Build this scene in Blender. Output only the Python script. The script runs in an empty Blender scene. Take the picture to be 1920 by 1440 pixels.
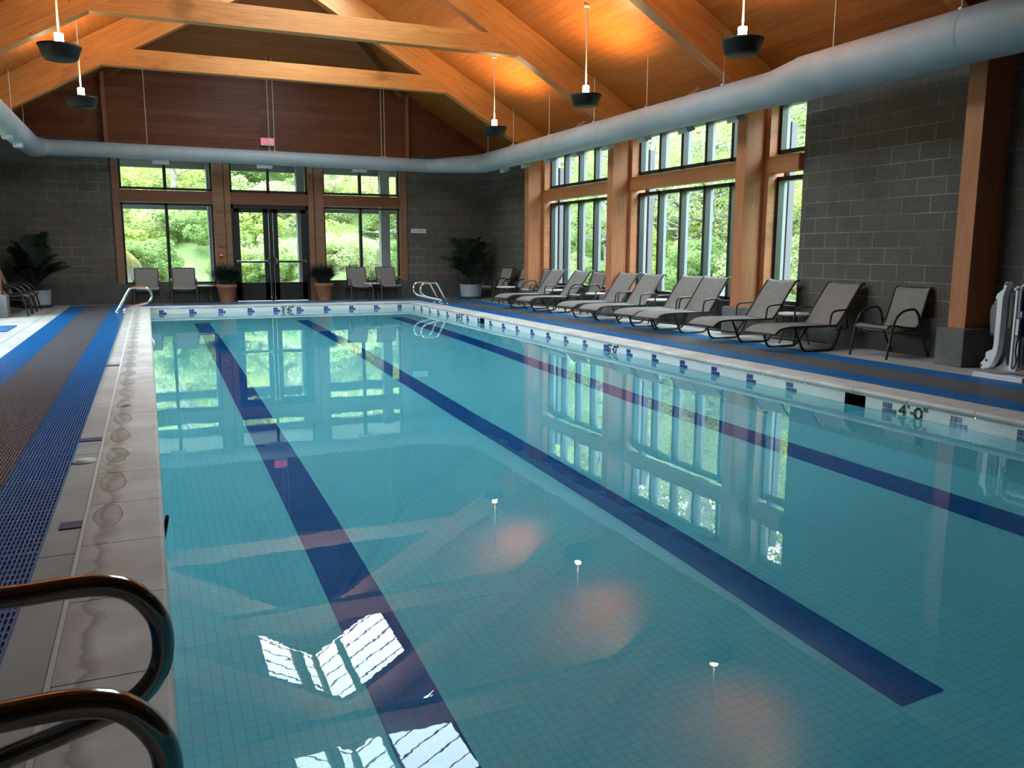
import bpy, bmesh, math, random
import numpy as np
from mathutils import Vector, Matrix
R = math.radians
sc = bpy.context.scene
col = sc.collection

# ------------------------------------------------------------------ camera, sky, exposure
H = 1.22                                    # eye height (m), from the 0.203 m block courses
cam_d = bpy.data.cameras.new('camera'); cam = bpy.data.objects.new('camera', cam_d); col.objects.link(cam)
sc.camera = cam
cam_d.sensor_width = 36.0; cam_d.lens = 1553.0 / 1920.0 * 36.0; cam_d.clip_start = 0.05; cam_d.clip_end = 300
PITCH, YAW, ROLL = R(9.1126), R(23.558), R(0.1715)
fw = Vector((math.sin(YAW) * math.cos(PITCH), math.cos(YAW) * math.cos(PITCH), -math.sin(PITCH)))
rt = Vector((math.cos(YAW), -math.sin(YAW), 0)); up = rt.cross(fw)
rt2 = rt * math.cos(ROLL) + up * math.sin(ROLL); up2 = -rt * math.sin(ROLL) + up * math.cos(ROLL)
M = Matrix((rt2, up2, -fw)).transposed().to_4x4(); M.translation = (0, 0, H)
cam.matrix_world = M

SKY = 7.5
world = bpy.data.worlds.new('overcast_sky'); sc.world = world; world.use_nodes = True
_n = world.node_tree.nodes; _bg = _n['Background']
_bg.inputs['Color'].default_value = (0.68, 0.86, 1.0, 1); _bg.inputs['Strength'].default_value = SKY
sc.view_settings.view_transform = 'Standard'; sc.view_settings.look = 'None'
sc.view_settings.gamma = 1.0; sc.view_settings.exposure = 1.5; sc.view_settings.use_curve_mapping = False
sc.cycles.diffuse_bounces = 5; sc.cycles.glossy_bounces = 5; sc.cycles.transmission_bounces = 8
sc.cycles.transparent_max_bounces = 16
sc.cycles.sample_clamp_indirect = 8.0
LAMP_W = 78.0                               # each pendant uplight

# room numbers
CX = 2.77; XL, XR = -2.88, 8.42; Y0, Y1 = -5.0, 20.9; RIDGE = 7.07; SL = 0.577
WATER = -0.14
PX0, PX1, PY0, PY1 = -0.02, 5.78, -1.6, 19.4
def roof(x): return RIDGE - SL * abs(x - CX)

# ------------------------------------------------------------------ helpers
class MB:
    def __init__(s): s.v = []; s.f = []; s.m = []; s.mi = 0; s.sm = []; s.smooth = False
    def _add(s, vs, fs):
        b = len(s.v); s.v += [tuple(p) for p in vs]
        for f in fs: s.f.append([b + i for i in f]); s.m.append(s.mi); s.sm.append(s.smooth)
    def box(s, x0, x1, y0, y1, z0, z1):
        if x0 > x1: x0, x1 = x1, x0
        if y0 > y1: y0, y1 = y1, y0
        vs = [(x, y, z) for z in (z0, z1) for y in (y0, y1) for x in (x0, x1)]
        s._add(vs, [(0, 2, 3, 1), (4, 5, 7, 6), (0, 1, 5, 4), (2, 6, 7, 3), (0, 4, 6, 2), (1, 3, 7, 5)])
    def quad(s, a, b, c, d): s._add([a, b, c, d], [(0, 1, 2, 3)])
    def tri(s, a, b, c): s._add([a, b, c], [(0, 1, 2)])
    def bar(s, p, q, w, h, upv=(0, 0, 1)):
        p, q = Vector(p), Vector(q); d = (q - p).normalized(); u = Vector(upv)
        if abs(d.dot(u)) > .98: u = Vector((1, 0, 0))
        r = d.cross(u).normalized(); u = r.cross(d)
        vs = [e + r * a * w / 2 + u * b * h / 2 for e in (p, q) for a, b in ((-1, -1), (1, -1), (1, 1), (-1, 1))]
        s._add(vs, [(3, 2, 1, 0), (4, 5, 6, 7), (0, 1, 5, 4), (1, 2, 6, 5), (2, 3, 7, 6), (3, 0, 4, 7)])
    def tube(s, pts, r, n=8, caps=True, closed=False):
        pts = [Vector(p) for p in pts]; k = len(pts); rs = r if isinstance(r, (list, tuple)) else [r] * k
        prev = None; rings = []
        for i, p in enumerate(pts):
            a = pts[(i - 1) % k] if (i or closed) else p; b = pts[(i + 1) % k] if (i < k - 1 or closed) else p
            d = (b - a).normalized()
            if prev is None:
                u = Vector((0, 0, 1)) if abs(d.z) < .9 else Vector((1, 0, 0)); u = (u - d * u.dot(d)).normalized()
            else:
                u = (prev - d * prev.dot(d)); u = u.normalized() if u.length > 1e-6 else prev
            prev = u; w = d.cross(u)
            rings.append([p + (u * math.cos(t) + w * math.sin(t)) * rs[i] for t in [2 * math.pi * j / n for j in range(n)]])
        b = len(s.v); s.v += [tuple(q) for ring in rings for q in ring]
        for i in range(k if closed else k - 1):
            i2 = (i + 1) % k
            for j in range(n):
                j2 = (j + 1) % n
                s.f.append([b + i * n + j, b + i * n + j2, b + i2 * n + j2, b + i2 * n + j]); s.m.append(s.mi); s.sm.append(True)
        if caps and not closed:
            for ring, o_ in ((rings[0], -1), (rings[-1], 1)):
                b = len(s.v); s.v += [tuple(q) for q in ring]; s.f.append([b + j for j in range(n)][::o_]); s.m.append(s.mi); s.sm.append(False)
    def lathe(s, prof, n=24, c=(0, 0, 0), smooth=True):
        b = len(s.v); k = len(prof)
        for r, z in prof:
            for j in range(n):
                t = 2 * math.pi * j / n; s.v.append((c[0] + r * math.cos(t), c[1] + r * math.sin(t), c[2] + z))
        for i in range(k - 1):
            for j in range(n):
                j2 = (j + 1) % n
                s.f.append([b + i * n + j, b + i * n + j2, b + (i + 1) * n + j2, b + (i + 1) * n + j]); s.m.append(s.mi); s.sm.append(smooth)
    def prism(s, poly, y0, y1, axis='y'):
        n = len(poly)
        f3 = {'y': lambda a, b, t: (a, t, b), 'x': lambda a, b, t: (t, a, b), 'z': lambda a, b, t: (a, b, t)}[axis]
        vs = [f3(a, b, y0) for a, b in poly] + [f3(a, b, y1) for a, b in poly]
        fs = [list(range(n))[::-1], list(range(n, 2 * n))] + [[i, (i + 1) % n, n + (i + 1) % n, n + i] for i in range(n)]
        s._add(vs, fs)
    def build(s, name, mat, parent=None, bevel=0, loc=None):
        me = bpy.data.meshes.new(name); me.from_pydata(s.v, [], s.f)
        for m in (mat if isinstance(mat, (list, tuple)) else [mat]): me.materials.append(m)
        me.polygons.foreach_set('material_index', s.m); me.polygons.foreach_set('use_smooth', s.sm)
        me.update()
        bm = bmesh.new(); bm.from_mesh(me); bmesh.ops.recalc_face_normals(bm, faces=bm.faces)
        if bevel: bmesh.ops.bevel(bm, geom=bm.edges[:], offset=bevel, segments=2, profile=.7, affect='EDGES', clamp_overlap=True)
        bm.to_mesh(me); bm.free()
        o = bpy.data.objects.new(name, me); col.objects.link(o)
        if parent: o.parent = parent
        if loc: o.location = loc
        return o

def tag(o, label=None, cat=None, group=None, kind=None):
    for k, v in (('label', label), ('category', cat), ('group', group), ('kind', kind)):
        if v: o[k] = v
    return o
def empty(name, loc, rz=0, **kw):
    o = bpy.data.objects.new(name, None); col.objects.link(o); o.location = loc; o.rotation_euler = (0, 0, rz)
    o.empty_display_size = .1
    return tag(o, **kw)
def copy_tree(o, parent=None):
    c = o.copy(); col.objects.link(c); c.parent = parent
    for ch in [x for x in bpy.data.objects if x.parent == o]: copy_tree(ch, c)
    return c
def arc(c, r, a0, a1, n, plane='xz', y=0):
    out = []
    for i in range(n + 1):
        t = R(a0 + (a1 - a0) * i / n); a, b = c[0] + r * math.cos(t), c[1] + r * math.sin(t)
        out.append((a, y, b) if plane == 'xz' else ((y, a, b) if plane == 'yz' else (a, b, y)))
    return out
def rounded(pts, r, n=5):
    """polyline with its inner corners rounded"""
    pts = [Vector(p) for p in pts]; out = [pts[0]]
    for i in range(1, len(pts) - 1):
        a, p, b = pts[i - 1], pts[i], pts[i + 1]
        da, db = (a - p), (b - p); rr = min(r, da.length * .48, db.length * .48)
        s, e = p + da.normalized() * rr, p + db.normalized() * rr
        for k in range(n + 1):
            t = k / n; out.append(s * (1 - t) ** 2 + p * 2 * t * (1 - t) + e * t * t)
    out.append(pts[-1]); return out
def text(name, body, size, loc, rot, mat, parent, extrude=.002, align='CENTER'):
    cu = bpy.data.curves.new(name, 'FONT'); cu.body = body; cu.size = size; cu.align_x = align; cu.align_y = 'CENTER'; cu.extrude = extrude
    cu.materials.append(mat); o = bpy.data.objects.new(name, cu); col.objects.link(o)
    me = bpy.data.meshes.new_from_object(o); bpy.data.objects.remove(o); me.name = name; o = bpy.data.objects.new(name, me); col.objects.link(o)
    o.location = loc; o.rotation_euler = rot; o.parent = parent
    return o

# ------------------------------------------------------------------ materials
def new_mat(name):
    m = bpy.data.materials.new(name); m.use_nodes = True; nt = m.node_tree
    return m, nt, nt.nodes['Principled BSDF'], nt.nodes['Material Output']
def N(nt, t, **kw):
    n = nt.nodes.new(t)
    for k, v in kw.items(): setattr(n, k, v)
    return n
def plain(name, c, rough=.5, metal=0, spec=.5, emit=None, es=0):
    m, nt, b, o = new_mat(name)
    b.inputs['Base Color'].default_value = (*c, 1); b.inputs['Roughness'].default_value = rough; b.inputs['Metallic'].default_value = metal
    b.inputs['Specular IOR Level'].default_value = spec
    if emit: b.inputs['Emission Color'].default_value = (*emit, 1); b.inputs['Emission Strength'].default_value = es
    return m
def ramp(nt, fac, stops):
    r = N(nt, 'ShaderNodeValToRGB'); e = r.color_ramp.elements
    while len(e) < len(stops): e.new(.5)
    for i, (p, c) in enumerate(stops): e[i].position = p; e[i].color = (*c, 1)
    nt.links.new(fac, r.inputs[0]); return r.outputs[0]
def noise(nt, vec, scale, detail=4, rough=.6, dist=0):
    n = N(nt, 'ShaderNodeTexNoise'); n.inputs['Scale'].default_value = scale; n.inputs['Detail'].default_value = detail
    n.inputs['Roughness'].default_value = rough; n.inputs['Distortion'].default_value = dist
    if vec is not None: nt.links.new(vec, n.inputs['Vector'])
    return n.outputs['Fac']
def mapping(nt, src, scale=(1, 1, 1), loc=(0, 0, 0)):
    mp = N(nt, 'ShaderNodeMapping'); mp.inputs['Scale'].default_value = scale; mp.inputs['Location'].default_value = loc
    nt.links.new(src, mp.inputs[0]); return mp.outputs[0]
def objco(nt): return N(nt, 'ShaderNodeTexCoord').outputs['Object']
def wpos(nt): return N(nt, 'ShaderNodeNewGeometry').outputs['Position']
def mix(nt, f, a, b, blend='MIX'):
    m = N(nt, 'ShaderNodeMix', data_type='RGBA', blend_type=blend)
    for s, v in ((m.inputs[0], f), (m.inputs[6], a), (m.inputs[7], b)):
        if hasattr(v, 'node'): nt.links.new(v, s)
        elif isinstance(v, (int, float)): s.default_value = v
        else: s.default_value = (*v, 1)
    return m.outputs[2]
def math_(nt, op, a, b=None, c=None, clamp=False):
    m = N(nt, 'ShaderNodeMath', operation=op, use_clamp=clamp)
    for i, v in enumerate((a, b, c)):
        if v is None: continue
        if hasattr(v, 'node'): nt.links.new(v, m.inputs[i])
        else: m.inputs[i].default_value = v
    return m.outputs[0]
def bump(nt, b, h, strength=.3, dist=.01):
    n = N(nt, 'ShaderNodeBump'); n.inputs['Strength'].default_value = strength; n.inputs['Distance'].default_value = dist
    nt.links.new(h, n.inputs['Height']); nt.links.new(n.outputs[0], b.inputs['Normal'])
def speckle(name, c1, c2, scale=6, rough=.7, bs=0, detail=6, fine=None):
    m, nt, b, o = new_mat(name); v = objco(nt); f = noise(nt, v, scale, detail)
    c = ramp(nt, f, [(.3, c1), (.7, c2)])
    if fine: c = mix(nt, .35, c, ramp(nt, noise(nt, v, fine, 2), [(.35, tuple(x * .6 for x in c1)), (.65, tuple(min(1, x * 1.3) for x in c2))]))
    nt.links.new(c, b.inputs['Base Color']); b.inputs['Roughness'].default_value = rough
    if bs: bump(nt, b, f, bs, .01)
    return m
def uv_world(nt, mode):
    """2-D coordinates from the world position: wall (X+Y, Z), deck (X, Y), slope (Y, X/cos30)"""
    s = N(nt, 'ShaderNodeSeparateXYZ'); nt.links.new(wpos(nt), s.inputs[0]); c = N(nt, 'ShaderNodeCombineXYZ')
    if mode == 'wall': nt.links.new(math_(nt, 'ADD', s.outputs[0], s.outputs[1]), c.inputs[0]); nt.links.new(s.outputs[2], c.inputs[1])
    elif mode == 'deck': nt.links.new(s.outputs[0], c.inputs[0]); nt.links.new(s.outputs[1], c.inputs[1])
    elif mode == 'slope': nt.links.new(s.outputs[1], c.inputs[0]); nt.links.new(math_(nt, 'MULTIPLY', s.outputs[0], 1.1545), c.inputs[1])
    elif mode == 'hip': nt.links.new(s.outputs[0], c.inputs[0]); nt.links.new(math_(nt, 'MULTIPLY', s.outputs[1], 1.1545), c.inputs[1])
    elif mode == 'all': nt.links.new(math_(nt, 'ADD', s.outputs[0], s.outputs[1]), c.inputs[0]); nt.links.new(math_(nt, 'ADD', s.outputs[2], s.outputs[1]), c.inputs[1])
    return c.outputs[0]
def brick(nt, vec, w, h, mortar, offset=.5, c1=(1, 1, 1), c2=(0, 0, 0), cm=(.5, .5, .5), smooth=.1):
    b = N(nt, 'ShaderNodeTexBrick'); b.offset = offset; b.squash = 1; nt.links.new(vec, b.inputs['Vector'])
    for k, v in (('Color1', c1), ('Color2', c2), ('Mortar', cm)): b.inputs[k].default_value = (*v, 1)
    for k, v in (('Scale', 1), ('Mortar Size', mortar), ('Mortar Smooth', smooth), ('Bias', 0), ('Brick Width', w), ('Row Height', h)): b.inputs[k].default_value = v
    return b

def block_mat(name, k=1.0):
    m, nt, b, o = new_mat(name); uv = uv_world(nt, 'wall')
    bk = brick(nt, mapping(nt, uv, loc=(.1, -.052, 0)), .406, .2032, .005, c1=(.108 * k, .095 * k, .080 * k), c2=(.142 * k, .126 * k, .107 * k), cm=(.11 * k, .10 * k, .088 * k))
    f = noise(nt, wpos(nt), 90, 3); g = noise(nt, wpos(nt), 1.3, 3)
    c = mix(nt, .5, bk.outputs['Color'], ramp(nt, f, [(.38, (.045 * k, .041 * k, .036 * k)), (.66, (.21 * k, .193 * k, .168 * k))]))
    c = mix(nt, math_(nt, 'MULTIPLY', bk.outputs['Fac'], ramp(nt, noise(nt, wpos(nt), 1.7, 3), [(.38, (.12, .12, .12)), (.62, (.9, .9, .9))])), c, (.32 * k, .30 * k, .265 * k))
    c = mix(nt, .35, c, mix(nt, 1, c, ramp(nt, g, [(.35, (.6, .6, .6)), (.65, (1.15, 1.13, 1.1))]), 'MULTIPLY'))
    nt.links.new(c, b.inputs['Base Color']); b.inputs['Roughness'].default_value = .9; b.inputs['Specular IOR Level'].default_value = .25
    h = math_(nt, 'ADD', math_(nt, 'MULTIPLY', bk.outputs['Fac'], -1.0), math_(nt, 'MULTIPLY', f, .35)); bump(nt, b, h, .35, .006)
    return m
def plank_mat(name, mode, c1, c2, width=.135, length=2.6):
    m, nt, b, o = new_mat(name); uv = uv_world(nt, mode)
    bk = brick(nt, uv, length, width, .0035, offset=.37, c1=c1, c2=c2, cm=tuple(x * .18 for x in c1), smooth=.3)
    g = noise(nt, mapping(nt, uv, (1.2, 30, 1)), 2.2, 6, .65, .4)
    c = mix(nt, .5, bk.outputs['Color'], ramp(nt, g, [(.3, tuple(x * .62 for x in c1)), (.7, tuple(min(1, x * 1.25) for x in c2))]))
    # knots
    vo = N(nt, 'ShaderNodeTexVoronoi'); vo.inputs['Scale'].default_value = 1.3; nt.links.new(uv, vo.inputs['Vector'])
    c = mix(nt, ramp(nt, vo.outputs['Distance'], [(.018, (.8, .8, .8)), (.035, (0, 0, 0))]), c, tuple(x * .15 for x in c1))
    nt.links.new(c, b.inputs['Base Color']); b.inputs['Roughness'].default_value = .42; b.inputs['Specular IOR Level'].default_value = .4
    bump(nt, b, math_(nt, 'MULTIPLY', bk.outputs['Fac'], -1.0), .5, .006)
    return m
def timber_mat(name, c1, c2, rough=.45):
    m, nt, b, o = new_mat(name); v = objco(nt)
    g = noise(nt, mapping(nt, v, (1.0, 16, 16)), 1.6, 6, .62, .8)
    c = ramp(nt, g, [(.28, c1), (.72, c2)])
    st = noise(nt, mapping(nt, v, (1.1, 2.2, 2.2), (3, 1, 7)), 1.0, 3)
    c = mix(nt, math_(nt, 'MULTIPLY', ramp(nt, st, [(.60, (0, 0, 0)), (.72, (1, 1, 1))]), .5), c, tuple(x * .33 for x in c1))
    vo = N(nt, 'ShaderNodeTexVoronoi'); vo.inputs['Scale'].default_value = 1.9; nt.links.new(mapping(nt, v, (1, 2, 2)), vo.inputs['Vector'])
    c = mix(nt, ramp(nt, vo.outputs['Distance'], [(.03, (.7, .7, .7)), (.06, (0, 0, 0))]), c, tuple(x * .25 for x in c1))
    nt.links.new(c, b.inputs['Base Color']); b.inputs['Roughness'].default_value = rough
    return m
def tile_mat(name, c1, c2, grout, size=.05, mode='all', rough=.12, gs=.0022):
    m, nt, b, o = new_mat(name); uv = uv_world(nt, mode)
    bk = brick(nt, uv, size, size, gs, offset=0, c1=c1, c2=c2, cm=grout, smooth=.2)
    nt.links.new(bk.outputs['Color'], b.inputs['Base Color']); b.inputs['Roughness'].default_value = rough
    return m

MAT = {}
MAT['block'] = block_mat('grey_split_block')
MAT['concrete'] = speckle('dark_cast_concrete', (.055, .055, .052), (.095, .093, .088), 3, .85, .2, fine=60)
MAT['base'] = speckle('column_base_concrete', (.10, .105, .10), (.17, .175, .165), 3, .85, .2, fine=50)
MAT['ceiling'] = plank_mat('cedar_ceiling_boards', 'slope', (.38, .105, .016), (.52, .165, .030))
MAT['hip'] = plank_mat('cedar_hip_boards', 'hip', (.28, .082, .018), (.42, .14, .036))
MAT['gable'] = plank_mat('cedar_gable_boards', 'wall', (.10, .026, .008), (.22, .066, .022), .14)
MAT['timber'] = timber_mat('glulam_timber', (.42, .138, .026), (.63, .25, .062))
MAT['post'] = timber_mat('timber_post', (.40, .135, .050), (.55, .205, .090), .5)
MAT['trim'] = timber_mat('window_trim_timber', (.26, .085, .030), (.38, .14, .055), .5)
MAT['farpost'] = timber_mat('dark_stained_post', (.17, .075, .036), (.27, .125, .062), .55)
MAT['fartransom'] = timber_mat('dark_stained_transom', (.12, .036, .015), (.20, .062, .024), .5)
MAT['black'] = plain('black_aluminium', (.012, .012, .014), .38)
MAT['silver'] = plain('grey_outer_frame', (.20, .215, .24), .45)
MAT['duct'] = None
MAT['shadesteel'] = plain('shaded_steel', (.30, .27, .25), .14, 1)  # near rails: same steel, with the dark surroundings put into its colour
MAT['chrome'] = plain('polished_steel', (.78, .78, .80), .10, 1)
MAT['frame'] = plain('bronze_powder_coat', (.045, .034, .030), .32, .3)
MAT['white'] = plain('white_powder_coat', (.84, .85, .88), .3)
MAT['tabletop'] = plain('cream_resin', (.62, .60, .54), .35)
MAT['terracotta'] = speckle('terracotta', (.30, .115, .065), (.38, .155, .09), 5, .8)
MAT['greypot'] = speckle('pale_grey_pot', (.34, .38, .44), (.48, .52, .58), 4, .5)
MAT['soil'] = speckle('potting_soil', (.02, .015, .01), (.05, .035, .025), 20, 1)
MAT['darkleaf'] = plain('dark_palm_leaf', (.012, .026, .012), .6)
MAT['grassleaf'] = plain('deep_green_blade', (.018, .040, .018), .6)
MAT['bowl'] = plain('black_lamp_bowl', (.011, .010, .009), .5, 0, .3)
MAT['bulb'] = plain('lamp_glow', (1, .9, .75), .5, emit=(1.0, .80, .52), es=26)
MAT['rod'] = plain('pale_rod', (.62, .58, .52), .4, .2)
MAT['red'] = plain('red_lens', (.5, .01, .03), .4, emit=(1.0, .04, .12), es=.9)
MAT['signwhite'] = plain('sign_white', (.75, .75, .74), .5)
MAT['ink'] = plain('sign_ink', (.02, .03, .03), .6)
MAT['grey'] = plain('mid_grey_plastic', (.16, .17, .19), .5)
MAT['darkgrey'] = plain('dark_vinyl', (.05, .05, .055), .5)
MAT['bluedk'] = plain('navy_plastic', (.01, .03, .12), .35)
MAT['caulk'] = plain('white_caulk', (.62, .61, .58), .6)
MAT['dark'] = plain('dark_opening', (.012, .012, .011), .9)
MAT['fabric_g'] = None
def sling():
    m, nt, b, o = new_mat('taupe_sling_mesh'); v = objco(nt)
    w = N(nt, 'ShaderNodeTexWave'); w.bands_direction = 'Y'; w.inputs['Scale'].default_value = 90; nt.links.new(v, w.inputs['Vector'])
    c = mix(nt, .25, ramp(nt, noise(nt, v, 14, 4), [(.3, (.205, .185, .168)), (.7, (.250, .228, .208))]), ramp(nt, w.outputs['Fac'], [(.2, (.14, .125, .112)), (.8, (.30, .275, .25))]))
    nt.links.new(c, b.inputs['Base Color']); b.inputs['Roughness'].default_value = .75; b.inputs['Specular IOR Level'].default_value = .25
    return m
MAT['sling'] = sling()
def duct():
    m, nt, b, o = new_mat('pale_grey_duct_paint'); v = wpos(nt)
    c = ramp(nt, noise(nt, v, 3, 5), [(.3, (.33, .36, .385)), (.7, (.40, .43, .45))])
    nt.links.new(c, b.inputs['Base Color']); b.inputs['Roughness'].default_value = .5
    return m
MAT['duct'] = duct()
def deck():
    m, nt, b, o = new_mat('pale_concrete_deck'); v = wpos(nt)
    c = ramp(nt, noise(nt, v, 2.2, 8, .65), [(.3, (.36, .345, .315)), (.7, (.50, .485, .45))])
    bk = brick(nt, uv_world(nt, 'deck'), 1.83, 1.83, .006, offset=0, c1=(1, 1, 1), c2=(1, 1, 1), cm=(.25, .24, .22))
    c = mix(nt, 1, c, bk.outputs['Color'], 'MULTIPLY')
    c = mix(nt, .4, c, mix(nt, 1, c, ramp(nt, noise(nt, v, .9, 4), [(.38, (.62, .58, .52)), (.6, (1, 1, 1))]), 'MULTIPLY'))
    nt.links.new(c, b.inputs['Base Color']); b.inputs['Roughness'].default_value = .7; bump(nt, b, noise(nt, v, 40, 4), .15, .004)
    return m
MAT['deck'] = deck()
def coping(rings):
    m, nt, b, o = new_mat('cast_coping_stone' + ('_ringed' if rings else '')); v = wpos(nt)
    c = ramp(nt, noise(nt, v, 5, 8, .65), [(.3, (.56, .53, .50)), (.7, (.70, .675, .65))])
    c = mix(nt, .5, c, mix(nt, 1, c, ramp(nt, noise(nt, v, 1.7, 5), [(.40, (.70, .64, .57)), (.58, (1, 1, 1))]), 'MULTIPLY'))
    if rings:          # old rings of dirt, one on each stone
        s = N(nt, 'ShaderNodeSeparateXYZ'); nt.links.new(v, s.inputs[0])
        fy = math_(nt, 'SUBTRACT', math_(nt, 'FRACT', math_(nt, 'DIVIDE', math_(nt, 'ADD', s.outputs[1], 8.39), .61)), .5)
        wob = math_(nt, 'MULTIPLY', math_(nt, 'SUBTRACT', noise(nt, v, 3.1, 3), .5), .9)
        a = math_(nt, 'DIVIDE', math_(nt, 'ADD', s.outputs[0], .235), .062); bb = math_(nt, 'DIVIDE', fy, .33)
        d = math_(nt, 'ADD', math_(nt, 'SQRT', math_(nt, 'ADD', math_(nt, 'MULTIPLY', a, a), math_(nt, 'MULTIPLY', bb, bb))), wob)
        ring = ramp(nt, d, [(.35, (.35, .35, .35)), (.78, (.45, .45, .45)), (.98, (1, 1, 1)), (1.22, (0, 0, 0))])
        fade = ramp(nt, math_(nt, 'DIVIDE', s.outputs[1], 20), [(.19, (0, 0, 0)), (.205, (1, 1, 1))])
        k = math_(nt, 'MULTIPLY', math_(nt, 'MULTIPLY', ring, fade), ramp(nt, noise(nt, v, 2.3, 2), [(.3, (.5, .5, .5)), (.6, (.95, .95, .95))]))
        c = mix(nt, k, c, (.16, .125, .085))
        ed = ramp(nt, math_(nt, 'ADD', math_(nt, 'MULTIPLY', s.outputs[0], -1.0), math_(nt, 'MULTIPLY', math_(nt, 'SUBTRACT', noise(nt, v, 4.2, 4), .5), .22)), [(.19, (0, 0, 0)), (.25, (.75, .75, .75)), (.27, (.2, .2, .2)), (.34, (.5, .5, .5))])
        c = mix(nt, ed, c, (.20, .18, .15))
    nt.links.new(c, b.inputs['Base Color']); b.inputs['Roughness'].default_value = .55; bump(nt, b, noise(nt, v, 60, 3), .1, .003)
    return m
MAT['coping'] = coping(False); MAT['coping_r'] = coping(True)
MAT['pooltile'] = tile_mat('pool_floor_tile', (.88, .90, .88), (.84, .87, .85), (.69, .74, .72), .0508, 'deck', .2, .0026)
MAT['poolwall'] = tile_mat('pool_wall_tile', (.88, .90, .88), (.84, .87, .85), (.69, .74, .72), .0508, 'wall', .2, .0026)
MAT['bandtile'] = tile_mat('waterline_tile', (.74, .76, .74), (.68, .71, .69), (.50, .52, .51), .0254, 'wall', .12, .0012)
MAT['lane'] = tile_mat('lane_tile', (.010, .095, .33), (.015, .115, .38), (.04, .15, .40), .0508, 'deck', .2, .0018)
MAT['accent'] = tile_mat('cobalt_accent_tile', (.012, .022, .17), (.02, .04, .24), (.20, .24, .40), .0254, 'wall', .08, .0012)
MAT['numeral'] = plain('dark_teal_numeral_tile', (.010, .030, .055), .12)
MAT['mat_blue'] = plain('blue_vinyl_mat', (.006, .130, .36), .36)
MAT['mat_grey'] = plain('grey_vinyl_mat', (.115, .108, .122), .4)
MAT['markertile'] = plain('slate_blue_marker_tile', (.03, .06, .16), .5)
def water():
    m, nt, b, o = new_mat('pool_water'); nt.nodes.remove(b)
    fr = N(nt, 'ShaderNodeFresnel'); fr.inputs['IOR'].default_value = 1.333
    rf = N(nt, 'ShaderNodeBsdfRefraction'); rf.inputs['IOR'].default_value = 1.333; rf.inputs['Roughness'].default_value = 0; rf.inputs['Color'].default_value = (.43, .905, 1.0, 1)
    gl = N(nt, 'ShaderNodeBsdfGlossy'); gl.inputs['Roughness'].default_value = 0; gl.inputs['Color'].default_value = (1, 1, 1, 1)
    v = wpos(nt)
    h = math_(nt, 'ADD', noise(nt, v, 1.1, 2), math_(nt, 'MULTIPLY', noise(nt, v, 7, 3), .12))
    bp = N(nt, 'ShaderNodeBump'); bp.inputs['Strength'].default_value = .5; bp.inputs['Distance'].default_value = .0022
    nt.links.new(h, bp.inputs['Height'])
    for n in (fr, rf, gl): nt.links.new(bp.outputs[0], n.inputs['Normal'])
    mx = N(nt, 'ShaderNodeMixShader'); nt.links.new(fr.outputs[0], mx.inputs[0]); nt.links.new(rf.outputs[0], mx.inputs[1]); nt.links.new(gl.outputs[0], mx.inputs[2])
    nt.links.new(mx.outputs[0], o.inputs['Surface']); return m
MAT['water'] = water()
def glass():
    m, nt, b, o = new_mat('window_glass'); nt.nodes.remove(b)
    ge = N(nt, 'ShaderNodeNewGeometry'); dp = N(nt, 'ShaderNodeVectorMath', operation='DOT_PRODUCT')
    nt.links.new(ge.outputs['Normal'], dp.inputs[0]); nt.links.new(ge.outputs['Incoming'], dp.inputs[1])
    fr = math_(nt, 'MULTIPLY_ADD', math_(nt, 'POWER', math_(nt, 'SUBTRACT', 1.0, math_(nt, 'ABSOLUTE', dp.outputs['Value'])), 5.0), .94, .05, clamp=True)
    tr = N(nt, 'ShaderNodeBsdfTransparent'); tr.inputs['Color'].default_value = (.93, .97, .95, 1)
    gl = N(nt, 'ShaderNodeBsdfGlossy'); gl.inputs['Roughness'].default_value = 0
    mx = N(nt, 'ShaderNodeMixShader'); nt.links.new(fr, mx.inputs[0]); nt.links.new(tr.outputs[0], mx.inputs[1]); nt.links.new(gl.outputs[0], mx.inputs[2])
    nt.links.new(mx.outputs[0], o.inputs['Surface']); return m
MAT['glass'] = glass()
def leaf(name, c1, c2, tr=.45):
    m, nt, b, o = new_mat(name); nt.nodes.remove(b)
    c = ramp(nt, noise(nt, objco(nt), 1.4, 4, .7), [(.32, c1), (.68, c2)])
    d = N(nt, 'ShaderNodeBsdfDiffuse'); t = N(nt, 'ShaderNodeBsdfTranslucent'); mx = N(nt, 'ShaderNodeMixShader'); mx.inputs[0].default_value = tr
    nt.links.new(c, d.inputs[0]); nt.links.new(c, t.inputs[0]); nt.links.new(d.outputs[0], mx.inputs[1]); nt.links.new(t.outputs[0], mx.inputs[2])
    nt.links.new(mx.outputs[0], o.inputs['Surface']); return m
MAT['leafA'] = leaf('spring_green_leaf', (.28, .36, .09), (.50, .54, .19))
MAT['leafB'] = leaf('mid_green_leaf', (.18, .27, .09), (.35, .43, .17))
MAT['leafC'] = leaf('pale_green_leaf', (.33, .38, .18), (.55, .56, .31))
MAT['bark'] = speckle('grey_bark', (.13, .11, .10), (.32, .29, .28), 6, .9)
MAT['moss'] = speckle('mossy_ground', (.10, .16, .05), (.25, .32, .11), 1.6, 1, fine=25)
MAT['rock'] = speckle('lichened_rock', (.09, .088, .075), (.24, .23, .18), 3, .95, .5)
MAT['rockmoss'] = speckle('yellow_moss', (.12, .105, .025), (.24, .20, .06), 5, 1, .5)
MAT['porch'] = plain('lavender_grey_porch_paint', (.115, .11, .125), .6)
MAT['soffit'] = plain('pale_soffit', (.62, .62, .62), .7)
MAT['path'] = speckle('outdoor_paving', (.34, .33, .32), (.46, .45, .43), 3, .85)

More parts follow.
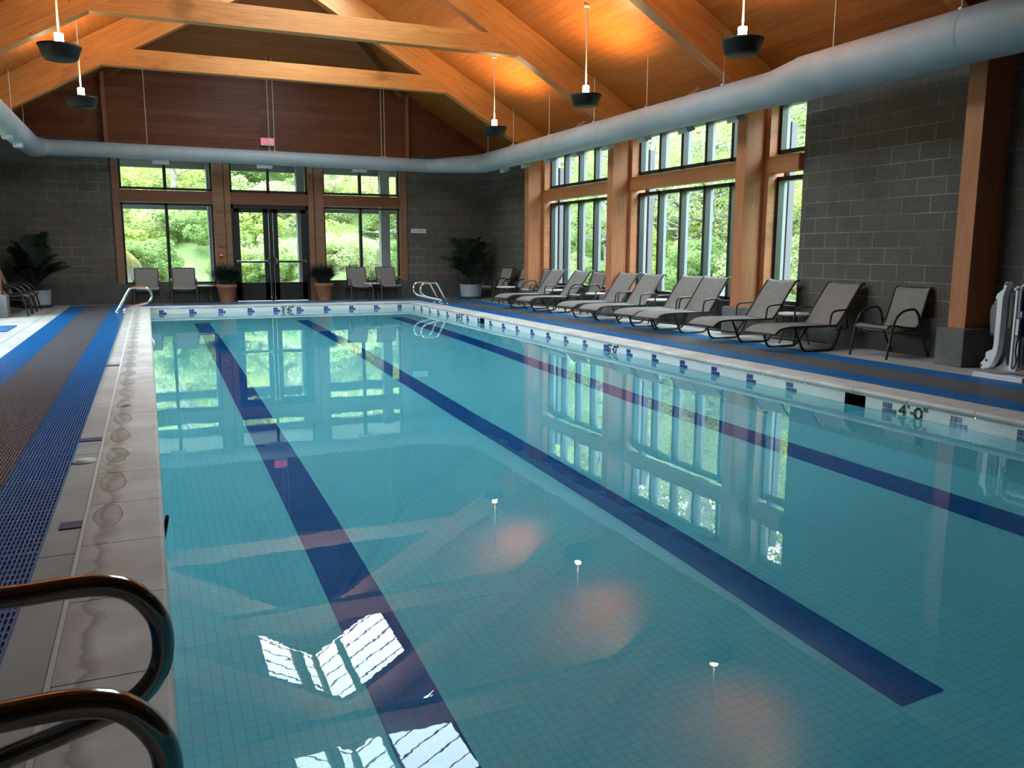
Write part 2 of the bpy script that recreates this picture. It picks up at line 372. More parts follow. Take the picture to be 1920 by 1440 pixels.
# ------------------------------------------------------------------ room shell
def structure(o, label, cat): return tag(o, label, cat, kind='structure')
b = MB(); t = .04
b.box(XL - .3, PX0 - .02, Y0 - .3, Y1 + .35, -t, 0); b.box(PX1 + .02, XR + .3, Y0 - .3, Y1 + .35, -t, 0)
b.box(PX0 - .02, PX1 + .02, PY1 + .02, Y1 + .35, -t, 0); b.box(PX0 - .02, PX1 + .02, Y0 - .3, PY0 - .02, -t, 0)
structure(b.build('floor', MAT['deck']), 'pale concrete pool deck around the water', 'floor')

def side_wall(name, X, s, label):
    """block wall with a glazed stretch between Y 9.22 and 17.4; s=+1 right, -1 left"""
    b = MB(); xo = X + s * .32
    def bx(y0, y1, z0, z1, x0=X, x1=xo): b.box(x0, x1, y0, y1, z0, z1)
    bx(Y0 - .3, 9.22, 0, 3.95); bx(17.42, Y1 + .3, 0, 3.95); bx(9.22, 17.42, 0, .45); bx(9.22, 17.42, 3.36, 3.95)
    o = structure(b.build(name, MAT['block']), label, 'wall')
    c = MB(); c.box(X - s * .05, X + s * .02, Y0, Y1, .0, .46)        # plinth course, proud of the wall
    c.build('plinth', MAT['concrete'], o)
side_wall('wall_right', XR, 1, 'dark grey block wall along the right side')
side_wall('wall_left', XL, -1, 'dark grey block wall along the left side')
b = MB()
bx = lambda x0, x1, z0, z1: b.box(x0, x1, Y1, Y1 + .32, z0, z1)
bx(XL - .3, -.62, 0, 3.62); bx(6.16, XR + .3, 0, 3.62)
bx(-.62, 1.85, 0, .44); bx(3.68, 6.16, 0, .44); bx(-.62, 6.16, 3.36, 3.62)
wf = structure(b.build('wall_far', MAT['block']), 'dark grey block wall at the far end of the pool', 'wall')
c = MB(); c.box(XL, 1.72, Y1 - .05, Y1 + .02, 0, .46); c.box(3.82, XR, Y1 - .05, Y1 + .02, 0, .46); c.build('plinth', MAT['concrete'], wf)
g = MB()
g.prism([(XL, 3.62), (XL, roof(XL) + .02), (-.65, roof(-.65) + .02), (-.65, 3.62)], Y1 + .02, Y1 + .3)
g.prism([(XR, 3.62), (6.15, 3.62), (6.15, roof(6.15) + .02), (XR, roof(XR) + .02)], Y1 + .02, Y1 + .3)
g.box(-.65, 6.15, Y1 - .10, Y1 + .3, 3.40, roof(6.15) + .04)
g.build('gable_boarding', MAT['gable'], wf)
g = MB(); g.box(6.13, 6.21, Y1 - .13, Y1 + .05, 3.4, 5.05); g.box(-.71, -.63, Y1 - .13, Y1 + .05, 3.4, 5.05); g.build('corner_board', MAT['trim'], wf)
b = MB(); b.box(XL - .3, XR + .3, Y0 - .32, Y0, 0, 3.62); b.prism([(XL - .3, 3.62), (XR + .3, 3.62), (XR + .3, 3.9), (CX, RIDGE + .05), (XL - .3, 3.9)], Y0 - .32, Y0)
structure(b.build('wall_near', MAT['block']), 'grey block wall behind the viewer', 'wall')

# ceiling: two slopes with ridge skylights and a hip at the far end
SKYB = [(14.6, 16.95), (10.80, 13.15), (7.0, 9.35)]; OFF0 = .03; OFFS = {1: 1.45, -1: 1.15}; BARS = {1: (.505, .14), -1: (.38, .26)}
HIPY = 17.5; HOFF = Y1 - HIPY                        # hip runs from the ridge at HIPY to offset HOFF at the far wall
b = MB()
def P(s, off, y, dz=0): return (CX + s * off, y, RIDGE - SL * off + dz)
EAVE = 6.02
for s in (1, -1):
    ys = sorted([Y0 - .3, HIPY] + [v for p in SKYB for v in p])
    for y0, y1 in zip(ys[:-1], ys[1:]):
        hole = any(abs(y0 - a) < .01 for a, c_ in SKYB)
        OFF1 = OFFS[s]
        for o0, o1 in ((0, OFF0), (OFF0, OFF1), (OFF1, EAVE)):
            if hole and o0 == OFF0: continue
            b.quad(P(s, o0, y0), P(s, o1, y0), P(s, o1, y1), P(s, o0, y1))
    b._add([P(s, 0, HIPY), P(s, HOFF, Y1), P(s, HOFF, Y1 + 1.3), P(s, EAVE, Y1 + 1.3), P(s, EAVE, HIPY)], [(0, 1, 2, 3, 4)])
ceil = structure(b.build('ceiling', MAT['ceiling']), 'sloping orange cedar board ceiling', 'ceiling')
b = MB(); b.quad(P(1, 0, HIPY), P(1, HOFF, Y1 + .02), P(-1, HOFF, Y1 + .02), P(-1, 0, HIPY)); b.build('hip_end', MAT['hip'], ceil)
b = MB()
for s in (1, -1): b.bar(P(s, .1, HIPY + .1, -.12), P(s, HOFF, Y1, -.10), .11, .22)
b.build('hip_rafter', MAT['trim'], ceil)

# timber built along its own length so that the grain follows it
def timber_poly(name, poly, y0, y1, ang, parent, mat, loc0):
    """poly in world (x,z), extruded y0..y1, object X axis along the angle ang in the XZ plane"""
    ca, sa = math.cos(ang), math.sin(ang); px_, pz_ = poly[0]
    b = MB(); b.prism([((x - px_) * ca + (z - pz_) * sa, -(x - px_) * sa + (z - pz_) * ca) for x, z in poly], y0, y1)
    o = b.build(name, mat, parent, bevel=.006)
    o.rotation_euler = (0, -ang, 0); o.location = (px_ - loc0[0], -loc0[1] + 0, pz_ - loc0[2])
    return o
TR = [17.55, 13.8, 10.05, 6.3, 2.55, -1.2]
trnames = ['farthest roof truss of orange timber, nearest the far wall', 'orange timber roof truss second from the far wall', 'orange timber roof truss third from the far wall',
           'orange timber roof truss fourth from the far wall', 'orange timber roof truss fifth from the far wall', 'orange timber roof truss nearest the viewer end wall']
a30 = math.atan(SL)
for Y, lab in zip(TR, trnames):
    root = empty('roof_truss', (CX, Y, 3.2), label=lab, cat='roof truss', group='roof trusses'); root['kind'] = 'structure'
    L0 = (CX, Y, 3.2)
    for s in (1, -1):
        xe = CX + s * 5.64; top = lambda x: roof(x) - .005
        poly = [(CX, top(CX)), (xe, top(xe)), (xe, top(xe) - .60), (CX, top(CX) - .60)]
        timber_poly('rafter', poly, Y - .105, Y + .105, -s * a30 if s > 0 else a30, root, MAT['timber'], L0)
    poly = [(-.58, 4.55), (6.12, 4.55), (5.62, 4.87), (-.08, 4.87)]
    timber_poly('collar_beam', poly, Y - .095, Y + .095, 0, root, MAT['timber'], L0)

# skylights
sl_lab = ['ridge skylight in the farthest roof bay', 'ridge skylight in the second roof bay from the far wall', 'ridge skylight in the third roof bay from the far wall', 'ridge skylight in the fourth roof bay from the far wall']
for (y0, y1), lab in zip(SKYB, sl_lab):
    root = empty('skylight', (CX, (y0 + y1) / 2, RIDGE - .8), label=lab, cat='skylight', group='ridge skylights'); root['kind'] = 'structure'
    f = MB(); gl = MB(); o_ = root.location
    def Q(s, off, y, dz=0): return tuple(Vector(P(s, off, y, dz)) - o_)
    for s in (1, -1):
        OFF1 = OFFS[s]; bo, bw = BARS[s]
        for off, w_ in ((OFF0, .05), (bo, bw), (OFF1, .05)): f.bar(Q(s, off, y0, .05), Q(s, off, y1, .05), w_, .06, upv=(s * .5, 0, .866))
        for k in range(6): y = y0 + (y1 - y0) * k / 5; f.bar(Q(s, OFF0, y, .06), Q(s, OFF1, y, .06), .016, .02)
        gl.quad(Q(s, OFF0, y0, .07), Q(s, OFF1, y0, .07), Q(s, OFF1, y1, .07), Q(s, OFF0, y1, .07))
    f.build('frame', MAT['trim'], root); gl.build('pane', MAT['glass'], root)
    for s in (1, -1):   # daylight portal: only steers sampling of the sky through the opening
        ld = bpy.data.lights.new('skylight_portal', 'AREA'); ld.shape = 'RECTANGLE'; OFF1 = OFFS[s]; ld.size = (OFF1 - OFF0) / math.cos(a30); ld.size_y = y1 - y0; ld.cycles.is_portal = True
        lo = bpy.data.objects.new('skylight_portal', ld); col.objects.link(lo)
        lo.location = P(s, (OFF0 + OFF1) / 2, (y0 + y1) / 2, .09); lo.rotation_euler = (0, s * a30, 0); lo.parent = None

# columns on concrete bases
def column(x_face, s, Y, label):
    """s=+1: against the right wall (face looks to -X)"""
    xw = XR if s > 0 else XL
    root = empty('timber_column', ((x_face + xw) / 2, Y, 0), label=label, cat='column', group='timber columns along the side walls'); root['kind'] = 'structure'
    o_ = root.location
    b = MB(); hw = abs(xw - x_face) / 2
    b.box(-1.45, 1.45, -hw, hw, -.105, .105)
    # built lying along local X then stood up
    o = b.build('timber', MAT['post'], root, bevel=.006); o.rotation_euler = (0, -math.pi / 2, 0); o.rotation_mode = 'XYZ'
    o.matrix_local = Matrix.Translation((0, 0, .41 + 1.45)) @ Matrix(((0, 1, 0, 0), (0, 0, 1, 0), (1, 0, 0, 0), (0, 0, 0, 1)))
    b = MB(); b.box(-hw - .09, hw - .002, -.17, .17, 0, .41) if s > 0 else b.box(-hw + .002, hw + .09, -.17, .17, 0, .41)
    b.build('base', MAT['base'], root, bevel=.012)
ord_ = ['in the far right corner bay', 'between the two right-hand window walls', 'beside the right window with one pane', 'beside the white pool lift']
for Y, d in zip((17.55, 13.8, 10.05, 6.3), ord_): column(8.0, 1, Y, 'orange timber column on grey base ' + d)
for Y, d in zip((17.55, 13.8, 10.05, 6.3), ('farthest on the left wall, at the frame edge', 'second from the far wall on the left side', 'third from the far wall on the left side', 'nearest on the left wall')):
    column(-2.46, -1, Y, 'orange timber column ' + d)

# ------------------------------------------------------------------ windows
def side_window(n, X, s, y0, y1, panes, label):
    root = empty('window_%d' % n, (X, (y0 + y1) / 2, 0)); structure(root, label, 'window'); oy = root.location.y
    xi, xo = s * .10, s * .20           # frame depth behind the wall face
    f = MB(); o2 = MB(); g = MB()
    ys = [y0 + (y1 - y0) * k / panes for k in range(panes + 1)]
    for z0, z1 in ((.45, 2.30), (2.62, 3.36)):
        for i, y in enumerate(ys):
            w = .035 if 0 < i < panes else .05
            yy0, yy1 = max(y - w, y0), min(y + w, y1)
            f.box(xi, xo, yy0 - oy, yy1 - oy, z0, z1)
            o2.box(xo, xo + s * .06, yy0 - oy + .006, yy1 - oy - .006, z0, z1)
        for za, zb in ((z0, z0 + .06), (z1 - .06, z1)): f.box(xi, xo, y0 - oy, y1 - oy, za, zb); o2.box(xo, xo + s * .06, y0 - oy, y1 - oy, za, zb)
    f.build('frame', MAT['black'], root); o2.build('outer_frame', MAT['silver'], root)
    for z0, z1 in ((.5, 2.25), (2.67, 3.31)):
        for a, c_ in zip(ys[:-1], ys[1:]):
            g = MB(); g.quad((xo - s * .03, a - oy + .03, z0), (xo - s * .03, c_ - oy - .03, z0), (xo - s * .03, c_ - oy - .03, z1), (xo - s * .03, a - oy + .03, z1)); g.build('pane', MAT['glass'], root)
    t_ = MB(); hw = (y1 - y0) / 2; t_.box(-hw, hw, -.09, .09, -.115, .115); o = t_.build('transom', MAT['post'], root, bevel=.004)
    o.matrix_local = Matrix.Translation((0, 0, 2.46)) @ Matrix(((0, 1, 0, 0), (1, 0, 0, 0), (0, 0, -1, 0), (0, 0, 0, 1)))
    ld = bpy.data.lights.new('window_portal', 'AREA'); ld.shape = 'RECTANGLE'; ld.size = 2.9; ld.size_y = y1 - y0; ld.cycles.is_portal = True
    lo = bpy.data.objects.new('window_portal', ld); col.objects.link(lo); lo.location = (X + s * .30, oy, 1.9); lo.rotation_euler = (0, s * math.pi / 2, 0)
for s, X, n0, side in ((1, XR, 1, 'right'), (-1, XL, 4, 'left')):
    side_window(n0, X, s, 13.98, 17.36, 5 if False else 5, 'tall black-framed window of several panes, farther of two wide ones on the %s wall' % side)
    side_window(n0 + 1, X, s, 10.24, 13.62, 5, 'tall black-framed wide window on the %s wall, nearer of the two wide ones' % side)
    side_window(n0 + 2, X, s, 9.22, 9.86, 1, 'narrow one-pane window on the %s wall beside the block wall' % side)
    j = MB()
    for y0, y1 in ((9.86, 9.96), (10.14, 10.24), (13.62, 13.71), (13.89, 13.98), (17.36, 17.46)): j.box(X - s * .06, X + s * .22, y0, y1, .45, 3.36)
    for y0, y1 in ((9.96, 10.14), (13.71, 13.89)): j.box(X + s * .02, X + s * .3, y0, y1, .45, 3.36)
    structure(j.build('trim_%d' % n0, MAT['post']), 'timber window jambs beside the columns on the %s wall' % side, 'trim')

def far_window(n, x0, x1, label):
    root = empty('window_%d' % n, ((x0 + x1) / 2, Y1, 0)); structure(root, label, 'window'); ox = root.location.x
    f = MB(); xm = (x0 + x1) / 2 - .03
    for z0, z1 in ((.44, 2.28), (2.58, 3.36)):
        for x, w in ((x0 + .02, .025), (xm, .035), (x1 - .02, .025)): f.box(x - w - ox, x + w - ox, .03, .13, z0, z1)
        for za, zb in ((z0, z0 + .05), (z1 - .05, z1)): f.box(x0 - ox, x1 - ox, .03, .13, za, zb)
    f.build('frame', MAT['black'], root)
    for z0, z1 in ((.48, 2.24), (2.62, 3.32)):
        for a, c_ in ((x0 + .03, xm - .03), (xm + .03, x1 - .03)):
            g = MB(); g.quad((a - ox, .09, z0), (c_ - ox, .09, z0), (c_ - ox, .09, z1), (a - ox, .09, z1)); g.build('pane', MAT['glass'], root)
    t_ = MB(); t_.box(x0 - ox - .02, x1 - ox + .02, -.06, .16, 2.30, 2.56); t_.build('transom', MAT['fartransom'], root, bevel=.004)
    ld = bpy.data.lights.new('window_portal', 'AREA'); ld.shape = 'RECTANGLE'; ld.size = x1 - x0; ld.size_y = 2.9; ld.cycles.is_portal = True
    lo = bpy.data.objects.new('window_portal', ld); col.objects.link(lo); lo.location = (ox, Y1 + .3, 1.9); lo.rotation_euler = (-math.pi / 2, 0, 0)
far_window(7, -.48, 1.48, 'black-framed window left of the far double doors')
far_window(8, 4.04, 5.96, 'black-framed window right of the far double doors')
j = MB()
for x0, x1 in ((-.63, -.48), (5.96, 6.15)): j.box(x0, x1, Y1 - .05, Y1 + .2, .46, 3.38)
for x0, x1 in ((1.48, 1.72), (1.74, 1.87), (3.67, 3.80), (3.82, 4.04)): j.box(x0, x1, Y1 - .07, Y1 + .2, 0 if x0 in (1.74, 3.67) else .46, 3.38)
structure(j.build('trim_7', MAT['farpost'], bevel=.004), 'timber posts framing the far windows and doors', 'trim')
# double doors and the light above them
root = empty('door_1', (2.77, Y1, 0)); structure(root, 'black double glass doors with chrome push bars at the far end', 'door')
f = MB(); D0, D1 = 1.87 - 2.77, 3.67 - 2.77
f.box(D0, D0 + .06, .0, .14, 0, 2.29); f.box(D1 - .06, D1, 0, .14, 0, 2.29); f.box(D0, D1, 0, .14, 2.20, 2.29); f.box(-.018, .018, .05, .10, 0, 2.29); f.build('frame', MAT['black'], root)
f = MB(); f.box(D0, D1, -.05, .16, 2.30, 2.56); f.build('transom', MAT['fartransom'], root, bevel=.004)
f = MB()
for x, w in ((D0 + .02, .03), (-.02, .03), (D1 - .02, .03)): f.box(x - w, x + w, .03, .13, 2.57, 3.36)
f.box(D0, D1, .03, .13, 2.57, 2.63); f.box(D0, D1, .03, .13, 3.3, 3.36); f.build('top_frame', MAT['black'], root)
for a, c_ in ((D0 + .05, -.05), (.01, D1 - .05)): g = MB(); g.quad((a, .09, 2.62), (c_, .09, 2.62), (c_, .09, 3.31), (a, .09, 3.31)); g.build('pane', MAT['glass'], root)
for s in (-1, 1):
    d = MB(); xo_, xi_ = s * .838, s * .020
    def bx2(xa, xb, za, zb): d.box(min(xa, xb), max(xa, xb), .03, .09, za, zb)
    bx2(xi_, xi_ + s * .15, .02, 2.20); bx2(xo_, xo_ - s * .125, .02, 2.20); bx2(xi_, xo_, .02, .455); bx2(xi_, xo_, 2.11, 2.20)
    leaf_o = d.build('door_leaf', MAT['black'], root, bevel=.004)
    g = MB(); xa, xb = sorted((xi_ + s * .14, xo_ - s * .115)); g.quad((xa, .06, .45), (xb, .06, .45), (xb, .06, 2.12), (xa, .06, 2.12)); g.build('pane', MAT['glass'], leaf_o)
    k = MB(); k.bar((s * .085, -.02, .95), (s * .80, -.02, .95), .03, .055); k.box(*sorted((s * .045, s * .10)), -.045, .03, .89, 1.04); k.box(*sorted((s * .78, s * .82)), -.03, .03, .92, .98)
    k.build('push_bar', MAT['chrome'], leaf_o, bevel=.006)
    k = MB(); k.tube([(s * .05, -.015, .07), (s * .05, -.015, 2.19)], .007, 6); k.box(s * .05 - .016, s * .05 + .016, -.03, .03, 2.12, 2.20); k.box(s * .05 - .014, s * .05 + .014, -.03, .03, .06, .11)
    k.build('latch_rod', MAT['chrome'], leaf_o)
ld = bpy.data.lights.new('door_portal', 'AREA'); ld.shape = 'RECTANGLE'; ld.size = 1.7; ld.size_y = 2.9; ld.cycles.is_portal = True
lo = bpy.data.objects.new('door_portal', ld); col.objects.link(lo); lo.location = (2.77, Y1 + .3, 1.9); lo.rotation_euler = (-math.pi / 2, 0, 0)

# ------------------------------------------------------------------ swimming pool
pool = empty('swimming_pool', ((PX0 + PX1) / 2, (PY0 + PY1) / 2, 0), label='long rectangular tiled swimming pool with three dark blue lane lines', cat='swimming pool')
PO = pool.location.copy()
prof = [(PY0, -1.22), (2, -1.3), (4.2, -1.40), (8, -1.70), (10.5, -1.70), (14.8, -1.4), (PY1, -1.25)]
def pz(y): return float(np.interp(y, [p[0] for p in prof], [p[1] for p in prof]))
def pv(x, y, z): return (x - PO.x, y - PO.y, z)
b = MB()
for (ya, za), (yb, zb) in zip(prof[:-1], prof[1:]):
    b.mi = 0; b.quad(pv(PX0, ya, za), pv(PX1, ya, za), pv(PX1, yb, zb), pv(PX0, yb, zb)); b.mi = 1
    for x in (PX0, PX1): b.quad(pv(x, ya, za), pv(x, yb, zb), pv(x, yb, -.22), pv(x, ya, -.22))
for y, z in (prof[0], prof[-1]): b.quad(pv(PX0, y, z), pv(PX1, y, z), pv(PX1, y, -.22), pv(PX0, y, -.22))
b.build('basin', [MAT['pooltile'], MAT['poolwall']], pool)
# waterline band with skimmer openings in the right side
SKIM = [(5.39, 5.63), (14.57, 14.80)]
b = MB(); zt, zb_ = -.045, -.22
ys = sorted([PY0, PY1] + [v for p in SKIM for v in p])
for ya, yb in zip(ys[:-1], ys[1:]):
    if (ya, yb) in SKIM: b.quad(pv(PX1, ya, -.185), pv(PX1, yb, -.185), pv(PX1, yb, zb_), pv(PX1, ya, zb_))
    else: b.quad(pv(PX1, ya, zt), pv(PX1, yb, zt), pv(PX1, yb, zb_), pv(PX1, ya, zb_))
b.quad(pv(PX0, PY0, zt), pv(PX0, PY1, zt), pv(PX0, PY1, zb_), pv(PX0, PY0, zb_))
for y in (PY0, PY1): b.quad(pv(PX0, y, zt), pv(PX1, y, zt), pv(PX1, y, zb_), pv(PX0, y, zb_))
b.build('waterline_tile', MAT['bandtile'], pool)
for ya, yb in SKIM:
    k = MB(); x0, x1 = PX1, PX1 + .30
    k.quad(pv(x0, ya, zt), pv(x1, ya, zt), pv(x1, ya, -.185), pv(x0, ya, -.185)); k.quad(pv(x0, yb, zt), pv(x1, yb, zt), pv(x1, yb, -.185), pv(x0, yb, -.185))
    k.quad(pv(x1, ya, zt), pv(x1, yb, zt), pv(x1, yb, -.185), pv(x1, ya, -.185)); k.quad(pv(x0, ya, -.185), pv(x1, ya, -.185), pv(x1, yb, -.185), pv(x0, yb, -.185))
    k.build('skimmer', MAT['dark'], pool)
# lane lines
for x0, x1 in ((.79, 1.08), (2.82, 3.07), (4.86, 5.18)):
    b = MB(); ys = [2.32] + [p[0] for p in prof if 2.32 < p[0] < 17.95] + [17.95]
    for ya, yb in zip(ys[:-1], ys[1:]): b.quad(pv(x0, ya, pz(ya) + .003), pv(x1, ya, pz(ya) + .003), pv(x1, yb, pz(yb) + .003), pv(x0, yb, pz(yb) + .003))
    b.build('lane_line', MAT['lane'], pool)
# accent tiles: two wide, two high, one more to the right of the lower row
T = .0508; ZA = -.058
def accent_far(x, full=False, mirror=False):
    y = PY1 - .003; g = .002; b = MB()
    cells = [(0, 0), (1, 0), (0, 1), (1, 1)] + ([] if full else [(2, 1)])
    for i, j_ in cells: xa = x + i * T; b.box(xa + g - PO.x, xa + T - g - PO.x, y - PO.y, y + .003 - PO.y, ZA - (j_ + 1) * T + g, ZA - j_ * T - g)
    b.build('accent_tile', MAT['accent'], pool)
def accent_right(y):
    x = PX1 - .003; g = .002; b = MB()
    for i, j_ in [(0, 0), (1, 0), (0, 1), (1, 1), (2, 1)]:
        yb = y - i * T; b.box(x - PO.x, x + .003 - PO.x, yb - T + g - PO.y, yb - g - PO.y, ZA - (j_ + 1) * T + g, ZA - j_ * T - g)
    b.build('accent_tile', MAT['accent'], pool)
for x in (.16, .77, 1.37, 1.99, 2.55, 3.07, 3.69, 4.28, 4.87): accent_far(x)
accent_far(5.45, True)
for y in [3.97, 4.53, 5.20, 6.40] + [7.0 + .61 * k for k in range(21)]:
    if any(a - .15 < y < c_ + .1 for a, c_ in SKIM): continue
    accent_right(y)
# depth marks set in small dark tile
GL = {'3': [(0, 4, 2, 4), (2, 4, 3, 3), (3, 3, 2, 2), (1, 2, 2, 2), (2, 2, 3, 1), (3, 1, 2, 0), (2, 0, 0, 0)], '6': [(3, 4, 1, 4), (1, 4, 0, 3), (0, 3, 0, 1), (0, 1, 1, 0), (1, 0, 2, 0), (2, 0, 3, 1), (3, 1, 2, 2), (2, 2, 0, 2)],
      '5': [(3, 4, 0, 4), (0, 4, 0, 2.3), (0, 2.3, 2, 2.3), (2, 2.3, 3, 1.5), (3, 1.5, 3, .8), (3, .8, 2, 0), (2, 0, 0, 0)], '4': [(2.3, 4, 0, 1.5), (0, 1.5, 3, 1.5), (2.3, 4, 2.3, 0)],
      '0': [(1, 4, 2, 4), (2, 4, 3, 3), (3, 3, 3, 1), (3, 1, 2, 0), (2, 0, 1, 0), (1, 0, 0, 1), (0, 1, 0, 3), (0, 3, 1, 4)], "'": [(.3, 4.6, .3, 3.6)], '"': [(.2, 4.6, .2, 3.6), (1.2, 4.6, 1.2, 3.6)], '-': [(.2, 1.8, 1.4, 1.8)]}
WID = {'3': 4, '6': 4, '5': 4, '4': 4, '0': 4, "'": 1.3, '"': 2.2, '-': 2.2}
def mark(s, org, du, unit, normal):
    """org: bottom-left on the wall; du: writing direction"""
    cur = 0; n = Vector(normal) * .003; b = MB()
    for ch in s:
        for x0, z0, x1, z1 in GL[ch]:
            p = Vector(org) + Vector(du) * (cur + x0) * unit + Vector((0, 0, z0 * unit)) + n; q = Vector(org) + Vector(du) * (cur + x1) * unit + Vector((0, 0, z1 * unit)) + n
            d = (q - p).normalized() * unit * .3; b.bar(p - d - PO, q + d - PO, .004 if abs(du[0]) > .5 or True else .02, unit * .95, upv=(0, 0, 1) if abs((q - p).normalized().z) < .9 else Vector(normal).cross((0, 0, 1)))
        cur += WID[ch]
    b.build('depth_mark', MAT['numeral'], pool)['label'] = 'depth mark reading ' + s
U = .021
mark("3'-6\"", (2.725, PY1, ZA - .085), (1, 0, 0), U, (0, -1, 0))
mark("5'-0\"", (PX1, 9.93, ZA - .085), (0, -1, 0), U, (-1, 0, 0))
mark("4'-0\"", (PX1, 5.02, ZA - .085), (0, -1, 0), U, (-1, 0, 0))
mark("4'-6\"", (PX1, 16.00, ZA - .085), (0, -1, 0), U, (-1, 0, 0))
# coping stones 0.61 m long with a rounded nose
def coping_run(b, length, mk):
    """profile in (a = distance outwards from the pool face, z)"""
    pr = [(.30, -.045), (.30, .012), (.02, .012)] + [(-.008 + .022 * math.cos(R(t)) * -1 + .012, -.012 + .024 * math.sin(R(t))) for t in (80, 50, 20, -10, -40, -70)] + [(.0, -.045)]
    y = length[0]
    while y < length[1] - .05:
        y2 = min(y + .61, length[1]); n = len(pr)
        vs = [mk(a, y + .003, z) for a, z in pr] + [mk(a, y2 - .003, z) for a, z in pr]
        b._add(vs, [list(range(n))[::-1], list(range(n, 2 * n))] + [[i, (i + 1) % n, n + (i + 1) % n, n + i] for i in range(n)]); y = y2
b = MB(); coping_run(b, (PY0 - .3 + .115, PY1), lambda a, t, z: pv(PX0 - a, t, z)); b.build('coping', MAT['coping_r'], pool)
b = MB(); coping_run(b, (PY0 - .3 + .115, PY1), lambda a, t, z: pv(PX1 + a, t, z)); b.build('coping', MAT['coping'], pool)
b = MB(); coping_run(b, (PX0 - .3, PX1 + .3), lambda a, t, z: pv(t, PY1 + a, z)); b.build('coping', MAT['coping'], pool)
b = MB(); coping_run(b, (PX0, PX1), lambda a, t, z: pv(t, PY0 - a, z)); b.build('coping', MAT['coping'], pool)
b = MB(); b.box(PX0 - .318 - PO.x, PX0 - .302 - PO.x, PY0 - PO.y, PY1 + .3 - PO.y, 0, .009); b.box(PX1 + .302 - PO.x, PX1 + .318 - PO.x, PY0 - PO.y, PY1 + .3 - PO.y, 0, .009); b.build('joint_sealant', MAT['caulk'], pool)
b = MB(); b.smooth = True
nx, ny = 12, 40
b.quad((PX0, PY0, WATER), (PX1, PY0, WATER), (PX1, PY1, WATER), (PX0, PY1, WATER))
w = b.build('pool_water', MAT['water']); tag(w, 'clear turquoise water filling the pool', 'water', kind='stuff')
b = MB(); b.tube([(.012 * math.sin(R(a)) + PX0 + .022 - PO.x, 4.13 + .035 * math.cos(R(a)) - PO.y, -.085 + .055 * math.sin(R(a))) for a in range(0, 360, 24)], .007, 6, closed=True); b.build('hook', MAT['dark'], pool)
# fittings in the left deck and coping
def disc(name, x, y, r, label, mat2):
    root = empty(name, (x, y, 0), label=label, cat='lid'); z0 = .012 if x > -.32 else 0
    k = MB(); k.lathe([(0, z0 + .006), (r, z0 + .006), (r, z0)], 24); k.build('rim', MAT['caulk'], root)
    k = MB(); k.lathe([(0, z0 + .008), (r * .5, z0 + .008), (r * .5, z0 + .004)], 20); k.build('plate', mat2, root)
disc('drain_cover', -.215, 7.09, .055, 'small round white drain cover set in the left coping', MAT['grey'])
disc('skimmer_lid', -.415, 5.31, .075, 'round cream skimmer lid at the edge of the left mat', MAT['caulk'])
for y, d in ((9.73, 'far'), (5.91, 'middle'), (4.05, 'near')):
    k = MB(); k.box(-.485 if d != 'near' else -.43, -.335, y - .05, y + .05, 0, .006)
    tag(k.build('marker_tile', MAT['markertile'], bevel=.002), {'far': 'slate blue deck tile beside the left mat, farthest of three', 'middle': 'slate blue deck tile beside the round skimmer lid', 'near': 'slate blue deck tile beside the left mat, nearest of three'}[d], 'tile', 'deck marker tiles')

# ------------------------------------------------------------------ mats: open grids of ribs and cross bars
def runner(name, strips, t0, t1, mk, label, pitch=.016, cross=.06):
    """strips: (u0,u1,mat,partname) across; runs t0..t1; mk(u,t,z)->local point"""
    root = empty(name, mk((strips[0][0] + strips[-1][1]) / 2, (t0 + t1) / 2, 0), label=label, cat='mat', group='open-grid vinyl walkway mats'); o_ = root.location.copy()
    for u0, u1, mat, pn in strips:
        b = MB()
        def bx(ua, ub, ta, tb, za, zb):
            p, q = Vector(mk(ua, ta, za)) - o_, Vector(mk(ub, tb, zb)) - o_; b.box(p.x, q.x, p.y, q.y, za, zb)
        n = int((u1 - u0) / pitch)
        for i in range(n + 1): u = u0 + (u1 - u0) * i / n; bx(u - .0042, u + .0042, t0, t1, .004, .013)
        m_ = int((t1 - t0) / cross)
        for i in range(m_ + 1): tt = t0 + (t1 - t0) * i / m_; bx(u0, u1, tt - (.0075 if i % 10 else .012), tt + (.0075 if i % 10 else .012), .001, .0115)
        b.build(pn, mat, root)
B_, G_ = MAT['mat_blue'], MAT['mat_grey']
runner('walkway_mat', [(-1.58, -1.27, B_, 'blue_strip'), (-1.265, -.76, G_, 'grey_strip'), (-.755, -.475, B_, 'blue_strip')], -3.5, 20.45, lambda u, t, z: (u, t, z), 'long blue and grey grid mat along the left side of the pool')
runner('walkway_mat', [(6.16, 6.46, B_, 'blue_strip'), (6.465, 7.05, G_, 'grey_strip'), (7.055, 7.42, B_, 'blue_strip')], 1.5, 20.45, lambda u, t, z: (u, t, z), 'long blue and grey grid mat along the right side before the loungers', .02, .08)
runner('walkway_mat', [(19.74, 19.97, B_, 'blue_strip'), (19.975, 20.30, G_, 'grey_strip'), (20.305, 20.46, B_, 'blue_strip')], -.44, 6.13, lambda u, t, z: (t, u, z), 'short blue and grey grid mat along the far end of the pool', .02, .08)
k = MB(); k.box(-2.75, -2.0, 14.4, 15.5, 0, .012); tag(k.build('blue_mat', MAT['mat_blue'], bevel=.003), 'small plain blue mat on the left deck at the frame edge', 'mat')

